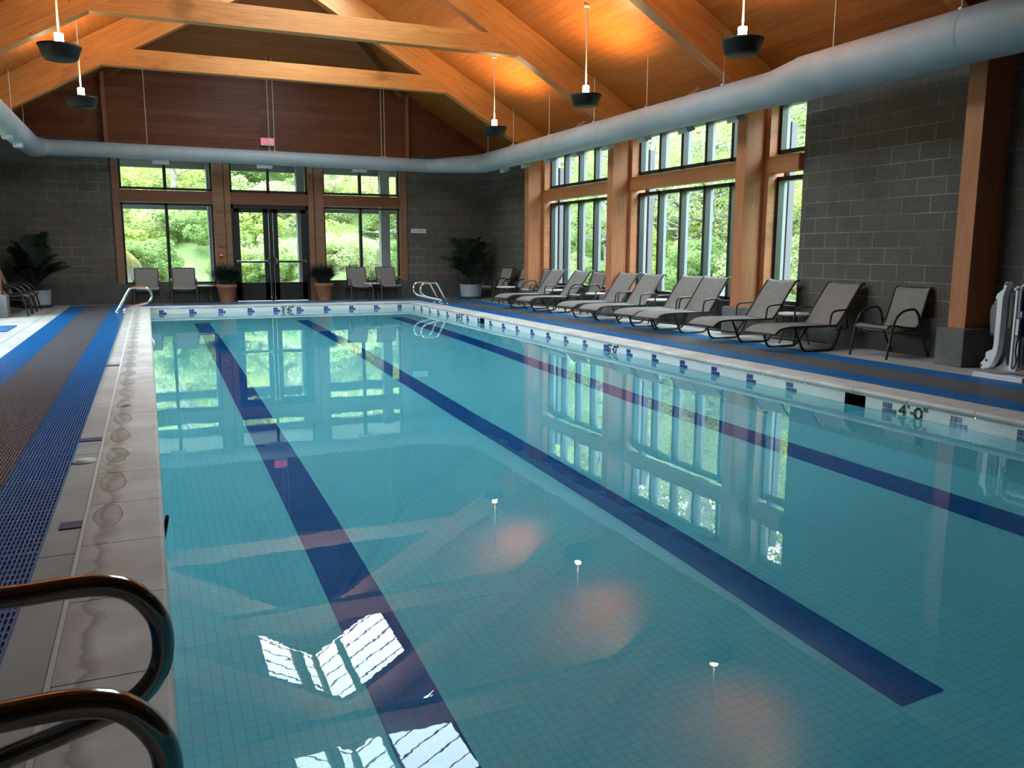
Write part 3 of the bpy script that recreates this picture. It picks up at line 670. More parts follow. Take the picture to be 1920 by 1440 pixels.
# ------------------------------------------------------------------ grab rails
def rail(x, y, s, label, group):
    """s=+1: loops towards +X over the water"""
    root = empty('grab_rail', (x, y, 0), label=label, cat='handrail', group=group)
    pts = [(-.02, .014), (.10, .22), (.235, .455), (.30, .488), (.38, .492), (.50, .492), (.575, .468), (.625, .40), (.635, .32), (.615, .255), (.565, .205), (.49, .178), (.25, .115), (.16, .085), (.125, .05), (.118, .014)]
    # smooth through Catmull-Rom
    P_ = [Vector((s * a, 0, z)) for a, z in pts]; out = []
    for i in range(len(P_) - 1):
        p0, p1, p2, p3 = P_[max(i - 1, 0)], P_[i], P_[i + 1], P_[min(i + 2, len(P_) - 1)]
        for q in range(5):
            t_ = q / 5; out.append(.5 * ((2 * p1) + (p2 - p0) * t_ + (2 * p0 - 5 * p1 + 4 * p2 - p3) * t_ * t_ + (-p0 + 3 * p1 - 3 * p2 + p3) * t_ ** 3))
    out.append(P_[-1])
    b = MB(); b.tube(out, .0245, 16); rm = MAT['shadesteel'] if y < 3 else MAT['chrome']; tb = b.build('tube', rm, root)
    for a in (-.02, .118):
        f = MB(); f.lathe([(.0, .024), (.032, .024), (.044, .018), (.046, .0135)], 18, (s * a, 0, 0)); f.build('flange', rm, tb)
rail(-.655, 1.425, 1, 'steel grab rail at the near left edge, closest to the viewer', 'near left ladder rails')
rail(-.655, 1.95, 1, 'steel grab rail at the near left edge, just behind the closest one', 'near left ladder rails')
rail(-.60, 17.95, 1, 'bright steel grab rail standing alone at the far left corner of the pool', 'grab rails')
rail(6.345, 18.35, -1, 'steel grab rail at the far right corner, nearer of the pair', 'far right ladder rails')
rail(6.345, 18.90, -1, 'steel grab rail at the far right corner, farther of the pair', 'far right ladder rails')

# ------------------------------------------------------------------ air duct
duct_o = empty('air_duct', (XL + .85, 8, 3.29), label='pale grey round air duct hung along both side walls and across the far wall', cat='air duct'); DO = duct_o.location.copy()
def dpt(x, y, z): return (x - DO.x, y - DO.y, z - DO.z)
ZD = 3.30; XLD, XRD = -2.02, 7.56; YF = 20.2
def seams(b, axis, a0, a1, c1, c2, r, step):
    a = a0
    while a < a1:
        if axis == 'y': b.tube([dpt(c1, a - .004, c2), dpt(c1, a + .004, c2)], r, 28, caps=False)
        else: b.tube([dpt(a - .004, c1, c2), dpt(a + .004, c1, c2)], r, 28, caps=False)
        a += step
b = MB(); b.tube([dpt(XLD, -4.6, ZD), dpt(XLD, 19.35, ZD)], .21, 32); seams(b, 'y', -4, 19.3, XLD, ZD, .213, 1.2); b.build('left_run', MAT['duct'], duct_o)
b = MB(); b.tube([dpt(*p) for p in rounded([(XLD, 19.3, ZD), (XLD, YF, ZD + .02), (XLD + .75, YF, ZD + .03)], .5, 6)], [.21] * 4 + [.19] * 2 + [.165] * 3, 28); b.build('elbow', MAT['duct'], duct_o)
b = MB(); b.tube([dpt(XLD + .7, YF, ZD + .03), dpt(6.5, YF, ZD)], .16, 28); seams(b, 'x', -1, 6.4, YF, ZD + .015, .163, 1.2); b.build('cross_run', MAT['duct'], duct_o)
b = MB(); b.tube([dpt(6.45, YF, ZD), dpt(6.62, YF - .05, ZD), dpt(7.40, 19.35, ZD), dpt(XRD, 19.0, ZD)], [.16, .165, .21, .222], 28); b.build('elbow', MAT['duct'], duct_o)
b = MB(); b.tube([dpt(XRD, 19.05, ZD), dpt(XRD, 8.85, ZD)], .222, 36); seams(b, 'y', 9.3, 19, XRD, ZD, .226, 1.25); b.build('right_run', MAT['duct'], duct_o)
b = MB(); b.tube([dpt(XRD, 8.9, ZD), dpt(XRD, 8.32, ZD + .03)], [.222, .268], 36); b.build('reducer', MAT['duct'], duct_o)
b = MB(); b.tube([dpt(XRD, 8.36, ZD + .03), dpt(XRD, 1.0, ZD + .03)], .268, 40); seams(b, 'y', 1.2, 8.3, XRD, ZD + .03, .2695, .165); seams(b, 'y', 1.4, 8.3, XRD, ZD + .03, .273, 1.55); b.build('wide_run', MAT['duct'], duct_o)
for y in [9.75 + 1.18 * k for k in range(8)]:
    b = MB(); b.prism([(-.10, 0), (.10, 0), (.13, -.085), (-.13, -.085)], -.07, .07, 'x'); o = b.build('register', MAT['duct'], duct_o, bevel=.004)
    o.location = dpt(XRD + .07, y, ZD - .20); o.rotation_euler = (0, R(-22), 0)
for y in (12.4, 13.7, 15.0, 16.3, 17.6):
    b = MB(); b.prism([(-.10, 0), (.10, 0), (.13, -.085), (-.13, -.085)], -.07, .07, 'x'); o = b.build('register', MAT['duct'], duct_o, bevel=.004)
    o.location = dpt(XLD + .02, y, ZD - .19)
for x in (.55, 2.75, 4.95):
    b = MB(); b.box(-.17, .17, -.06, .06, -.09, 0); o = b.build('register', MAT['duct'], duct_o, bevel=.004); o.location = dpt(x - .15, YF + .03, ZD - .13)
def hanger(x, y, zt, z0, brace=True):
    b = MB(); b.tube([dpt(x, y, z0), dpt(x, y, zt)], .0075, 6); b.box(*[v for a, c_ in zip(dpt(x, y, z0), (.03, .02, .02)) for v in (a - c_, a + c_)])
    b.build('hanger', MAT['rod'], duct_o)
for y in (7.9, 9.95, 11.92, 13.66, 15.5, 17.3, 18.8): hanger(XRD, y, roof(XRD) - .003, ZD + .225)
for y in (6.2, 4.3): hanger(XRD, y, roof(XRD) - .003, ZD + .30)
for y in (13.66, 15.5, 17.3, 18.9): hanger(XLD, y, roof(XLD) - .003, ZD + .21)
for x, zt in ((.15, 5.3), (2.72, 5.55), (2.84, 5.55), (5.35, 5.3), (5.43, 5.3)): hanger(x, YF, zt, ZD + .16)
for y in (7.55, 11.2, 14.9, 18.2):
    b = MB(); b.bar(dpt(XRD + .12, y, ZD + .2), dpt(XRD + .42, y - .1, ZD + .42), .012, .035); b.build('brace', MAT['rod'], duct_o)

# ------------------------------------------------------------------ pendant uplights
def pendant(label):
    root = empty('pendant_uplight', (0, 0, 0), label=label, cat='pendant light', group='pendant uplights under the ceiling')
    k = MB(); k.lathe([(0, -.14), (.17, -.14), (.195, -.12), (.235, .0), (.25, .03), (.242, .03), (.22, -.01), (.17, -.10), (0, -.11)], 32); k.build('bowl', MAT['bowl'], root)
    k = MB(); k.lathe([(0, .17), (.048, .17), (.052, .15), (.048, .10), (.052, .09), (.05, .02), (.03, -.02), (.03, -.10)], 20); k.build('bulb', MAT['bulb'], root)
    k = MB(); k.tube([(0, 0, .165), (0, 0, 1.36)], .011, 8); k.lathe([(.0, 1.36), (.05, 1.36), (.045, 1.325), (.012, 1.32)], 14); k.build('rod', MAT['rod'], root)
    return root
def lamp_at(x, y, z, w):
    ld = bpy.data.lights.new('uplight_lamp', 'SPOT'); ld.energy = w; ld.color = (1.0, .66, .30); ld.spot_size = R(150); ld.spot_blend = .6; ld.shadow_soft_size = .07
    lo = bpy.data.objects.new('uplight_lamp', ld); col.objects.link(lo); lo.location = (x, y, z + .21); lo.rotation_euler = (math.pi, 0, 0)
PZ = 3.55
spots = [(6.43, 15.65, 'right side of the roof, farthest of three'), (6.43, 11.9, 'right side of the roof, middle of three'), (6.43, 8.15, 'right side of the roof, beside the thick end of the duct'),
         (-.82, 8.15, 'left side of the roof, outside the frame to the left'), (-.82, 15.65, 'left side of the roof, farther of the two'), (-.82, 11.9, 'left side of the roof, nearer of the two')]
proto = pendant('black bowl pendant uplight, ' + spots[0][2])
for i, (x, y, d) in enumerate(spots):
    o = proto if i == 0 else copy_tree(proto)
    o.location = (x, y, roof(x) - 1.36); o['label'] = 'black bowl pendant uplight, ' + d
    lamp_at(x, y, roof(x) - 1.36, LAMP_W)

# ------------------------------------------------------------------ outdoor furniture
def sling_surface(path, w0, w1=None, th=.006, sag=.012, nseg=8):
    """path: (x,z) points along the length; sling between the rails, sagging in the middle"""
    b = MB(); b.smooth = True; n = len(path); w1 = w1 or w0
    for layer in (0, 1):
        base = len(b.v)
        for i, (x, z) in enumerate(path):
            w_ = w0 + (w1 - w0) * i / (n - 1)
            for j in range(nseg + 1):
                u = j / nseg * 2 - 1; b.v.append((x, u * w_ / 2, z - sag * (1 - u * u) - layer * th))
        for i in range(n - 1):
            for j in range(nseg):
                a = base + i * (nseg + 1) + j; f_ = [a, a + 1, a + nseg + 2, a + nseg + 1]
                b.f.append(f_ if not layer else f_[::-1]); b.m.append(0); b.sm.append(True)
    return b
def smooth_path(pts, sub=5):
    P_ = [Vector((a, 0, z)) for a, z in pts]; out = []
    for i in range(len(P_) - 1):
        p0, p1, p2, p3 = P_[max(i - 1, 0)], P_[i], P_[i + 1], P_[min(i + 2, len(P_) - 1)]
        for q in range(sub):
            t_ = q / sub; v = .5 * ((2 * p1) + (p2 - p0) * t_ + (2 * p0 - 5 * p1 + 4 * p2 - p3) * t_ * t_ + (-p0 + 3 * p1 - 3 * p2 + p3) * t_ ** 3); out.append((v.x, v.z))
    out.append((P_[-1].x, P_[-1].z)); return out
def make_lounger():
    """head at x=0, foot at x=+1.52"""
    root = empty('sun_lounger', (0, 0, 0), label='lounger', cat='sun lounger', group='sun loungers in a row on the right deck')
    W = .50
    seat = smooth_path([(1.52, .245), (1.47, .285), (1.38, .315), (1.20, .325), (.80, .318), (.44, .315)])
    back = smooth_path([(.435, .318), (.36, .40), (.19, .62), (.05, .79), (.01, .822), (-.045, .828)])
    sling_surface(seat, W).build('seat_sling', MAT['sling'], root)
    sling_surface(back, W).build('back_sling', MAT['sling'], root)
    f = MB()
    for s in (-1, 1):
        y = s * (W / 2 + .008); f.tube([(x, y, z - .006) for x, z in seat], .0150, 8)
    for x, z in ((1.515, .245), (.44, .30), (.95, .30)): f.tube([(x, -W / 2, z), (x, W / 2, z)], .0115, 8)
    f.build('seat_frame', MAT['frame'], root)
    f = MB()
    for s in (-1, 1): f.tube([(x, s * (W / 2 + .008), z - .004) for x, z in back], .0150, 8)
    f.tube([(-.035, -W / 2, .812), (-.035, W / 2, .812)], .011, 8); f.tube([(.22, -W / 2, .545), (.22, W / 2, .545)], .009, 8)
    for s in (-1, 1): f.tube([(.22, s * .2, .545), (.16, s * .2, .26), (.42, s * .235, .25)], .008, 6)
    f.build('back_frame', MAT['frame'], root)
    for s in (-1, 1):
        y = s * (W / 2 + .018)
        l = MB(); l.tube(rounded([(1.20, y, .31), (1.06, y + s * .02, .014), (.52, y + s * .02, .014), (.36, y, .31)], .09, 6), .0150, 8); l.tube([(1.11, y, .17), (.98, y, .305)], .011, 6)
        l.build('sled_leg', MAT['frame'], root)
        a = MB(); a.tube(rounded([(.60, y + s * .012, .30), (.585, y + s * .02, .475), (.50, y + s * .02, .50), (.25, y + s * .012, .505)], .06, 5), .0125, 8)
        a.build('armrest', MAT['frame'], root)
    for p, q in (((.62, -W / 2 - .02, .10), (.62, W / 2 + .02, .10)), ((1.13, -W / 2 - .02, .15), (1.13, W / 2 + .02, .15))):
        f = MB(); f.tube([p, q], .009, 6); f.build('stretcher', MAT['frame'], root)
    return root
def make_chair():
    """front at +x"""
    root = empty('patio_armchair', (0, 0, 0), label='chair', cat='chair', group='')
    W = .47
    seat = smooth_path([(.33, .345), (.30, .375), (.22, .385), (.05, .36), (-.12, .345)])
    back = smooth_path([(-.125, .347), (-.17, .40), (-.23, .57), (-.29, .76), (-.315, .80), (-.355, .812)])
    sling_surface(seat, W, sag=.015).build('seat_sling', MAT['sling'], root); sling_surface(back, W, sag=.01).build('back_sling', MAT['sling'], root)
    f = MB()
    for s in (-1, 1): f.tube([(x, s * (W / 2 + .008), z) for x, z in seat + back], .0125, 8)
    f.tube([(-.35, -W / 2, .81), (-.35, W / 2, .81)], .011, 8); f.tube([(.325, -W / 2, .345), (.325, W / 2, .345)], .011, 8); f.tube([(-.13, -W / 2, .335), (-.13, W / 2, .335)], .011, 8)
    f.build('sling_frame', MAT['frame'], root)
    for s in (-1, 1):
        y = s * (W / 2 + .035)
        l = MB(); l.tube(rounded([(.34, y, .0), (.27, y, .36), (.235, y, .47), (.13, y, .555), (-.06, y, .575), (-.13, y, .50), (-.16, y, .36)], .09, 5), .0150, 8); l.build('armrest_leg', MAT['frame'], root)
        l = MB(); l.tube(rounded([(-.16, y, .42), (-.17, y, .30), (-.34, y, 0)], .06, 4), .0150, 8); l.build('rear_leg', MAT['frame'], root)
    f = MB(); f.tube([(.265, -W / 2 - .03, .30), (.265, W / 2 + .03, .30)], .010, 6)
    for s in (-1, 1): f.tube([(.265, s * (W / 2 + .03), .30), (-.16, s * (W / 2 + .03), .33)], .010, 6)
    f.build('stretcher', MAT['frame'], root)
    f = MB(); f.tube([(-.20, -W / 2 - .03, .25), (-.20, W / 2 + .03, .25)], .010, 6); f.build('stretcher', MAT['frame'], root)
    return root
def make_table():
    root = empty('side_table', (0, 0, 0), label='table', cat='table', group='small round side tables between the loungers')
    k = MB(); k.lathe([(0, .42), (.215, .42), (.225, .412), (.222, .396), (.19, .388), (0, .388)], 32); k.build('table_top', MAT['tabletop'], root)
    for q in range(4):
        t_ = R(45 + 90 * q); c_, s_ = math.cos(t_), math.sin(t_)
        l = MB(); l.tube(rounded([(c_ * .08, s_ * .08, .388), (c_ * .15, s_ * .15, .33), (c_ * .13, s_ * .13, .2), (c_ * .19, s_ * .19, 0)], .08, 4), .011, 8); l.build('leg', MAT['frame'], root)
    k = MB(); ring = [(.135 * math.cos(R(a)), .135 * math.sin(R(a)), .22) for a in range(0, 360, 20)]; k.tube(ring, .008, 6, closed=True); k.build('ring', MAT['frame'], root)
    return root
lounger = make_lounger()
LP = [(8.30, 8.20, .108, 'nearest the viewer, before the block wall'), (8.28, 9.35, .104, 'second from the viewer, before the column with the one-pane window'), (8.24, 10.80, .186, 'third from the viewer, its head against a column'),
      (8.24, 11.40, .162, 'fourth from the viewer, beside the middle white table'), (8.24, 12.58, .182, 'fifth from the viewer, left of the middle white table'), (8.24, 13.40, .177, 'sixth from the viewer, before the second column from the far end'),
      (8.26, 15.24, .162, 'second from the far end, beside the far white table'), (8.26, 16.36, .159, 'farthest of the row')]
for i, (x, y, a, d) in enumerate(LP):
    o = lounger if i == 0 else copy_tree(lounger); o.location = (x, y, 0); o.rotation_euler = (0, 0, math.pi + a); o['label'] = 'taupe sling sun lounger, ' + d
chair = make_chair()
CP = [(8.04, 7.20, 180, 'single armchair by the right block wall beside the nearest lounger', 'chairs along the right wall'),
      (8.02, 16.95, 186, 'armchair behind the farthest lounger, right of a timber column', 'chairs along the right wall'), (8.05, 14.72, 186, 'armchair behind the second farthest lounger, half behind a column', 'chairs along the right wall'),
      (7.86, 18.95, 190, 'armchair in the far right corner, nearer the palm', 'chairs along the right wall'), (8.02, 18.1, 190, 'armchair in the far right corner, nearer the column', 'chairs along the right wall'),
      (-.04, 20.55, -90, 'armchair under the left far window, left of the pair', 'chairs under the far windows'), (.74, 20.55, -92, 'armchair under the left far window, nearer the potted grass', 'chairs under the far windows'),
      (4.80, 20.55, -88, 'armchair under the right far window, left of the pair', 'chairs under the far windows'), (5.55, 20.55, -88, 'armchair under the right far window, right of the pair', 'chairs under the far windows'),
      (-2.42, 17.95, 0, 'armchair on the left deck just past the left column', 'chairs along the left wall'), (-2.42, 18.66, 0, 'armchair on the left deck, middle of three', 'chairs along the left wall'), (-2.42, 19.38, 0, 'armchair on the left deck beside the left palm', 'chairs along the left wall')]
for i, (x, y, a, d, g_) in enumerate(CP):
    o = chair if i == 0 else copy_tree(chair); o.location = (x, y, 0); o.rotation_euler = (0, 0, R(a)); o['label'] = 'taupe sling ' + d; o['group'] = g_
table = make_table()
TP = [(7.88, 8.62, 'between the two nearest loungers'), (7.98, 12.0, 'between the fourth and fifth loungers from the viewer'), (8.0, 14.22, 'behind the sixth lounger from the viewer'), (7.9, 15.80, 'between the two farthest loungers'), (7.52, 17.62, 'at the foot of the far corner column'), (5.16, 20.62, 'between the two chairs under the right far window'), (1.20, 20.62, 'between a chair and the left potted grass')]
for i, (x, y, d) in enumerate(TP):
    o = table if i == 0 else copy_tree(table); o.location = (x, y, 0); o['label'] = 'small round cream-topped side table ' + d

# ------------------------------------------------------------------ potted plants
rng = random.Random(4)
def blade_tuft(n, h, spread, seed, w=.012):
    r_ = random.Random(seed); b = MB()
    for i in range(n):
        a = r_.uniform(0, 2 * math.pi); L = h * r_.uniform(.65, 1.1); lean = r_.uniform(.3, 1) * spread; c_, s_ = math.cos(a), math.sin(a); q = r_.uniform(0, .09)
        pts = []
        for k in range(5):
            t_ = k / 4; rr = q + lean * t_ ** 1.6; zz = L * (t_ - .58 * lean / spread * t_ * t_)
            pts.append((c_ * rr, s_ * rr, zz))
        for k in range(4):
            wa, wb = w * (1 - k / 4.2), w * (1 - (k + 1) / 4.2); p, e = pts[k], pts[k + 1]
            b.quad((p[0] - s_ * wa, p[1] + c_ * wa, p[2]), (p[0] + s_ * wa, p[1] - c_ * wa, p[2]), (e[0] + s_ * wb, e[1] - c_ * wb, e[2]), (e[0] - s_ * wb, e[1] + c_ * wb, e[2]))
    return b
def pot_grass(x, y, label, seed):
    root = empty('potted_grass', (x, y, 0), label=label, cat='potted plant', group='potted grasses beside the far doors')
    k = MB(); k.lathe([(0, 0), (.145, 0), (.15, .01), (.20, .36), (.225, .365), (.232, .43), (.215, .44), (.20, .43), (.195, .40), (0, .40)], 32); k.build('pot', MAT['terracotta'], root)
    po = [x for x in bpy.data.objects if x.parent == root][0]; k = MB(); k.lathe([(0, .405), (.19, .405), (.19, .39)], 20); k.build('soil', MAT['soil'], po)
    o = blade_tuft(900, .66, .66, seed, .018).build('foliage', MAT['grassleaf'], root); o.location = (0, 0, .40)
pot_grass(1.66, 20.5, 'bushy dark grass in terracotta pot left of the far doors', 1)
pot_grass(3.92, 20.5, 'bushy dark grass in terracotta pot right of the far doors', 2)
def palm(x, y, label, seed, fronds, square):
    r_ = random.Random(seed)
    root = empty('potted_palm', (x, y, 0), label=label, cat='potted palm', group='potted palms in the far corners')
    k = MB()
    if square: k.box(-.24, .24, -.24, .24, .05, .37)
    else: k.lathe([(0, .05), (.26, .05), (.27, .08), (.29, .36), (.30, .37), (.27, .37), (.26, .33), (0, .33)], 30)
    k.build('pot', MAT['greypot'], root, bevel=.01 if square else 0)
    k = MB(); k.lathe([(0, .0), (.30, .0), (.33, .04), (.33, .055), (.30, .05), (0, .05)], 28); k.build('saucer', MAT['darkgrey'], root)
    k = MB(); k.lathe([(0, .375), (.23, .375), (.23, .3)], 16); k.build('soil', MAT['soil'], root)
    st = MB(); fl = MB()
    for i in range(fronds):
        a = 2 * math.pi * i / fronds * 1.618 + r_.uniform(-.3, .3); c_, s_ = math.cos(a), math.sin(a); hgt = r_.uniform(.6, 1.5); out = r_.uniform(.3, .85); pts = []
        if c_ * 1 > .3 and x > 5: out *= .6
        if c_ < -.3 and x < 0: out *= .55
        if s_ > .2: out *= .6
        for q in range(13):
            t_ = q / 12; rr = .04 + out * t_ ** 1.7; zz = .34 + hgt * (1.25 * t_ - .42 * t_ ** 3); pts.append(Vector((c_ * rr, s_ * rr, zz)))
        st.tube(pts, [.011 * (1 - .8 * q / 12) for q in range(13)], 5)
        for q in range(4, 13):
            p = pts[q]; d = (pts[q] - pts[q - 1]).normalized(); side = Vector((-s_, c_, 0)); L = .30 * math.sin(math.pi * min(1, (q - 3) / 9.5)) + .07
            for s2 in (-1, 1):
                for e in (0, .5):
                    p2 = p - (pts[q] - pts[q - 1]) * e; tip = p2 + side * s2 * L * .75 + d * L * .45 + Vector((0, 0, -L * .35)); m_ = (p2 + tip) / 2 + Vector((0, 0, .03)); wv = d * .016
                    fl.quad(p2 - wv, p2 + wv, m_ + wv, m_ - wv); fl.tri(m_ - wv, m_ + wv, tip)
    st.build('stem', MAT['darkleaf'], root); fl.build('foliage', MAT['darkleaf'], root)
palm(7.66, 20.25, 'dark leafy palm in pale grey pot in the far right corner', 5, 32, False)
palm(-2.22, 20.3, 'dark leafy palm in pale grey pot in the far left corner', 9, 36, False)

# ------------------------------------------------------------------ signs and wall devices
root = empty('exit_sign', (2.755, Y1 - .12, 3.74), label='small lit red exit sign on the boarded gable above the doors', cat='sign')
k = MB(); k.box(-.15, .15, -.03, .02, -.09, .09); k.build('housing', MAT['signwhite'], root, bevel=.006)
k = MB(); k.box(-.115, .115, -.034, -.029, -.075, .08); k.build('face', MAT['signwhite'], root)
text('lettering', 'EXIT', .155, (0, -.037, -.002), (math.pi / 2, 0, 0), MAT['red'], root, .003)
root = empty('no_diving_sign', (6.465, Y1 - .008, 1.728), label='narrow white sign on the far block wall right of the window', cat='sign')
k = MB(); k.box(-.20, .20, -.006, .006, -.052, .052); k.build('plate', MAT['signwhite'], root)
text('lettering', 'NO DIVING', .066, (0, -.008, -.001), (math.pi / 2, 0, 0), MAT['ink'], root, .001)
root = empty('fire_alarm', (1.60, Y1 - .075, 1.11), label='small red fire alarm pull on the post left of the doors', cat='alarm')
k = MB(); k.box(-.045, .045, -.04, 0, -.06, .06); k.build('housing', plain('alarm_red', (.35, .035, .02), .4), root, bevel=.006)
k = MB(); k.box(-.03, .03, -.05, -.035, -.012, .012); k.build('handle', MAT['signwhite'], root)
k = MB(); k.box(1.55, 1.72, Y1 - .085, Y1 - .06, 1.295, 1.325); tag(k.build('wall_strip', MAT['darkgrey']), 'dark thin strip on the timber post above the red alarm', 'strip')

# ------------------------------------------------------------------ pool lift
LY = 5.6
lift = empty('pool_lift', (7.74, 5.39, 0), -math.pi / 2, label='white pool lift with curved arm standing on the right deck', cat='pool lift')
lift.scale = (.72, 1, 1)
def zx(px_, py_):           # outline measured on the plane Y = LY, stored as metres
    return px_ - 7.7, py_
k = MB(); k.box(-.34, .38, -.30, .16, 0, .03)
k.build('base_plate', MAT['white'], lift, bevel=.006)
k = MB(); k.box(-.34, .38, -.30, -.24, .03, .055); k.box(.30, .38, -.24, .16, .03, .055); k.build('base_rim', MAT['white'], lift, bevel=.006)
arm = [(7.60, .925), (7.575, .945), (7.55, .925), (7.535, .87), (7.455, .82), (7.435, .775), (7.465, .765), (7.47, .60), (7.47, .30), (7.455, .275), (7.395, .255), (7.365, .235), (7.365, .19), (7.335, .155), (7.305, .13), (7.30, .09), (7.335, .065), (7.375, .085), (7.43, .09), (7.485, .15), (7.53, .24), (7.545, .36), (7.545, .62), (7.545, .80), (7.575, .87)]
k = MB(); k.prism([(x - 7.7, z) for x, z in arm], -.14, -.06); arm_o = k.build('arm', MAT['white'], lift, bevel=.008)
arm2 = [(7.40, .075), (7.50, .13), (7.535, .20), (7.57, .12), (7.66, .115), (7.70, .10), (7.70, .07), (7.40, .055)]
k = MB(); k.prism([(x - 7.7, z) for x, z in arm2], -.02, .06); k.build('lower_link', MAT['white'], lift, bevel=.006)
k = MB(); k.lathe([(0, -.075), (.03, -.075), (.03, 0)], 16); o = k.build('pivot', MAT['white'], lift); o.location = (7.455 - 7.7, -.14, .735); o.rotation_euler = (R(90), 0, 0)
for x, z in ((7.583, .92), (7.32, .105), (7.39, .165)):
    k = MB(); k.lathe([(0, .012), (.011, .012), (.011, 0)], 12); o = k.build('bolt', MAT['darkgrey'], arm_o); o.location = (x - 7.7, -.14, z); o.rotation_euler = (R(90), 0, 0)
k = MB(); k.tube([(-.115, -.05, .50), (-.12, -.05, .82)], .012, 8); k.tube([(-.13, -.05, .82), (-.07, -.05, .83)], .01, 8); k.build('actuator', MAT['tabletop'], lift)
k = MB(); k.box(-.03, .0, -.09, -.05, .10, .90); k.box(-.06, .0, -.09, -.06, .86, .885); k.build('mast', MAT['white'], lift, bevel=.004)
k = MB(); k.prism([(-.15, .10), (-.02, .10), (-.03, .86), (-.12, .83)], .0, .06); k.build('shroud', plain('taupe_shroud', (.11, .095, .095), .5), lift, bevel=.006)
k = MB(); k.box(.03, .36, .02, .22, .12, .88); k.build('column_cover', MAT['darkgrey'], lift, bevel=.03)
k = MB(); k.tube(rounded([(.015, -.06, .12), (.015, -.06, .90), (.10, -.06, .93), (.40, -.06, .93)], .05), .014, 8); k.tube([(.045, -.05, .12), (.045, -.05, .66)], .014, 8); k.tube([(.10, -.06, .845), (.40, -.06, .845)], .022, 8); k.build('side_frame', MAT['white'], lift)
k = MB(); k.box(.03, .11, -.12, -.05, .42, .60); bc = k.build('battery_case', MAT['bluedk'], lift, bevel=.005)
k = MB(); k.box(.055, .095, -.13, -.118, .435, .59); k.build('battery_panel', MAT['signwhite'], bc, bevel=.003)
k = MB(); k.tube(rounded([(.07, -.09, .42), (.05, -.10, .28), (.09, -.1, .16), (.02, -.08, .10)], .06), .010, 6); k.tube(rounded([(.09, -.09, .42), (.10, -.10, .2), (.05, -.1, .1)], .06), .008, 6); k.build('cable', MAT['darkgrey'], lift)
# soft grey strap bag hanging from the arm
b = MB(); b.smooth = True
bag = [(-.335, .71), (-.27, .73), (-.245, .66), (-.24, .50), (-.255, .42), (-.27, .395), (-.285, .43), (-.30, .44), (-.315, .40), (-.33, .47), (-.35, .58), (-.352, .66)]
b.prism(bag, -.11, -.03); ss = b.build('seat_sling', MAT['grey'], lift, bevel=.012)
k = MB(); k.tube([(-.25, -.07, .76), (-.28, -.07, .70)], .012, 6); k.tube([(-.215, -.07, .77), (-.262, -.07, .60)], .010, 6); k.build('strap', MAT['bluedk'], ss)

# ------------------------------------------------------------------ outdoors
def hill(x, y):
    dx = max(x - 11.0, (-4.6 - x) * .4, 0); dy = max(y - 24.6, 0); d = math.hypot(dx, dy)
    return -.12 + min(.28 * d + .020 * d * d, 11) + (math.sin(x * 1.7 + y * .9) * .18 + math.sin(x * .63 - y * 1.31) * .3) * min(1, d / 3)
b = MB(); b.smooth = True; nx, ny = 56, 60; x0, x1, y0, y1 = -32, 40, -18, 54
def inside(x, y): return XL - .4 < x < XR + .4 and Y0 - .4 < y < Y1 + .4
gx = sorted(set([x0 + (x1 - x0) * i / nx for i in range(nx + 1)] + [XL - .33, XR + .33])); gy = sorted(set([y0 + (y1 - y0) * i / ny for i in range(ny + 1)] + [Y0 - .33, Y1 + .33]))
for y in gy:
    for x in gx: b.v.append((x, y, hill(x, y)))
W_ = len(gx)
for j_ in range(len(gy) - 1):
    for i in range(W_ - 1):
        if inside((gx[i] + gx[i + 1]) / 2, (gy[j_] + gy[j_ + 1]) / 2): continue
        a = j_ * W_ + i; b.f.append([a, a + 1, a + W_ + 1, a + W_]); b.m.append(0); b.sm.append(True)
tag(b.build('hillside', MAT['moss']), 'mossy green hillside rising behind the building', 'hillside', kind='structure')
k = MB(); k.box(-4, 9, Y1 + .33, 24.2, -.14, -.03); tag(k.build('porch_slab', MAT['path']), 'grey paved strip outside the far doors', 'paving', kind='structure')
for x, d in ((1.65, 'seen at the right edge of the left far window'), (3.93, 'seen through the right-hand door'), (6.24, 'seen through the right far window')):
    k = MB(); k.box(x - .13, x + .13, 23.3, 23.56, -.1, 3.49); tag(k.build('porch_post', MAT['porch'], bevel=.01), 'lavender grey porch post outside, ' + d, 'post', 'porch posts')
k = MB(); k.box(-4, 9.2, 23.58, 23.72, 2.26, 2.50); k.box(-4, 9.2, 23.58, 23.72, 3.30, 3.49); tag(k.build('porch_beam', MAT['porch']), 'grey porch beam running across outside the far windows', 'beam', kind='structure')
k = MB(); k.box(-4, 9.2, Y1 + .33, 23.9, 3.50, 3.60); tag(k.build('porch_roof', MAT['soffit']), 'pale porch soffit outside the far windows', 'roof', kind='structure')
for y0, y1, d in ((17.36, 17.8, 'far'), (13.62, 13.98, 'middle'), (9.86, 10.24, 'near')):
    k = MB(); k.box(8.75, 8.86, y0, y1, -.1, 3.1); tag(k.build('outer_pier', MAT['porch'], bevel=.01), 'pale grey pier outside the right windows, %s one of three' % d, 'pier', 'piers outside the right windows')
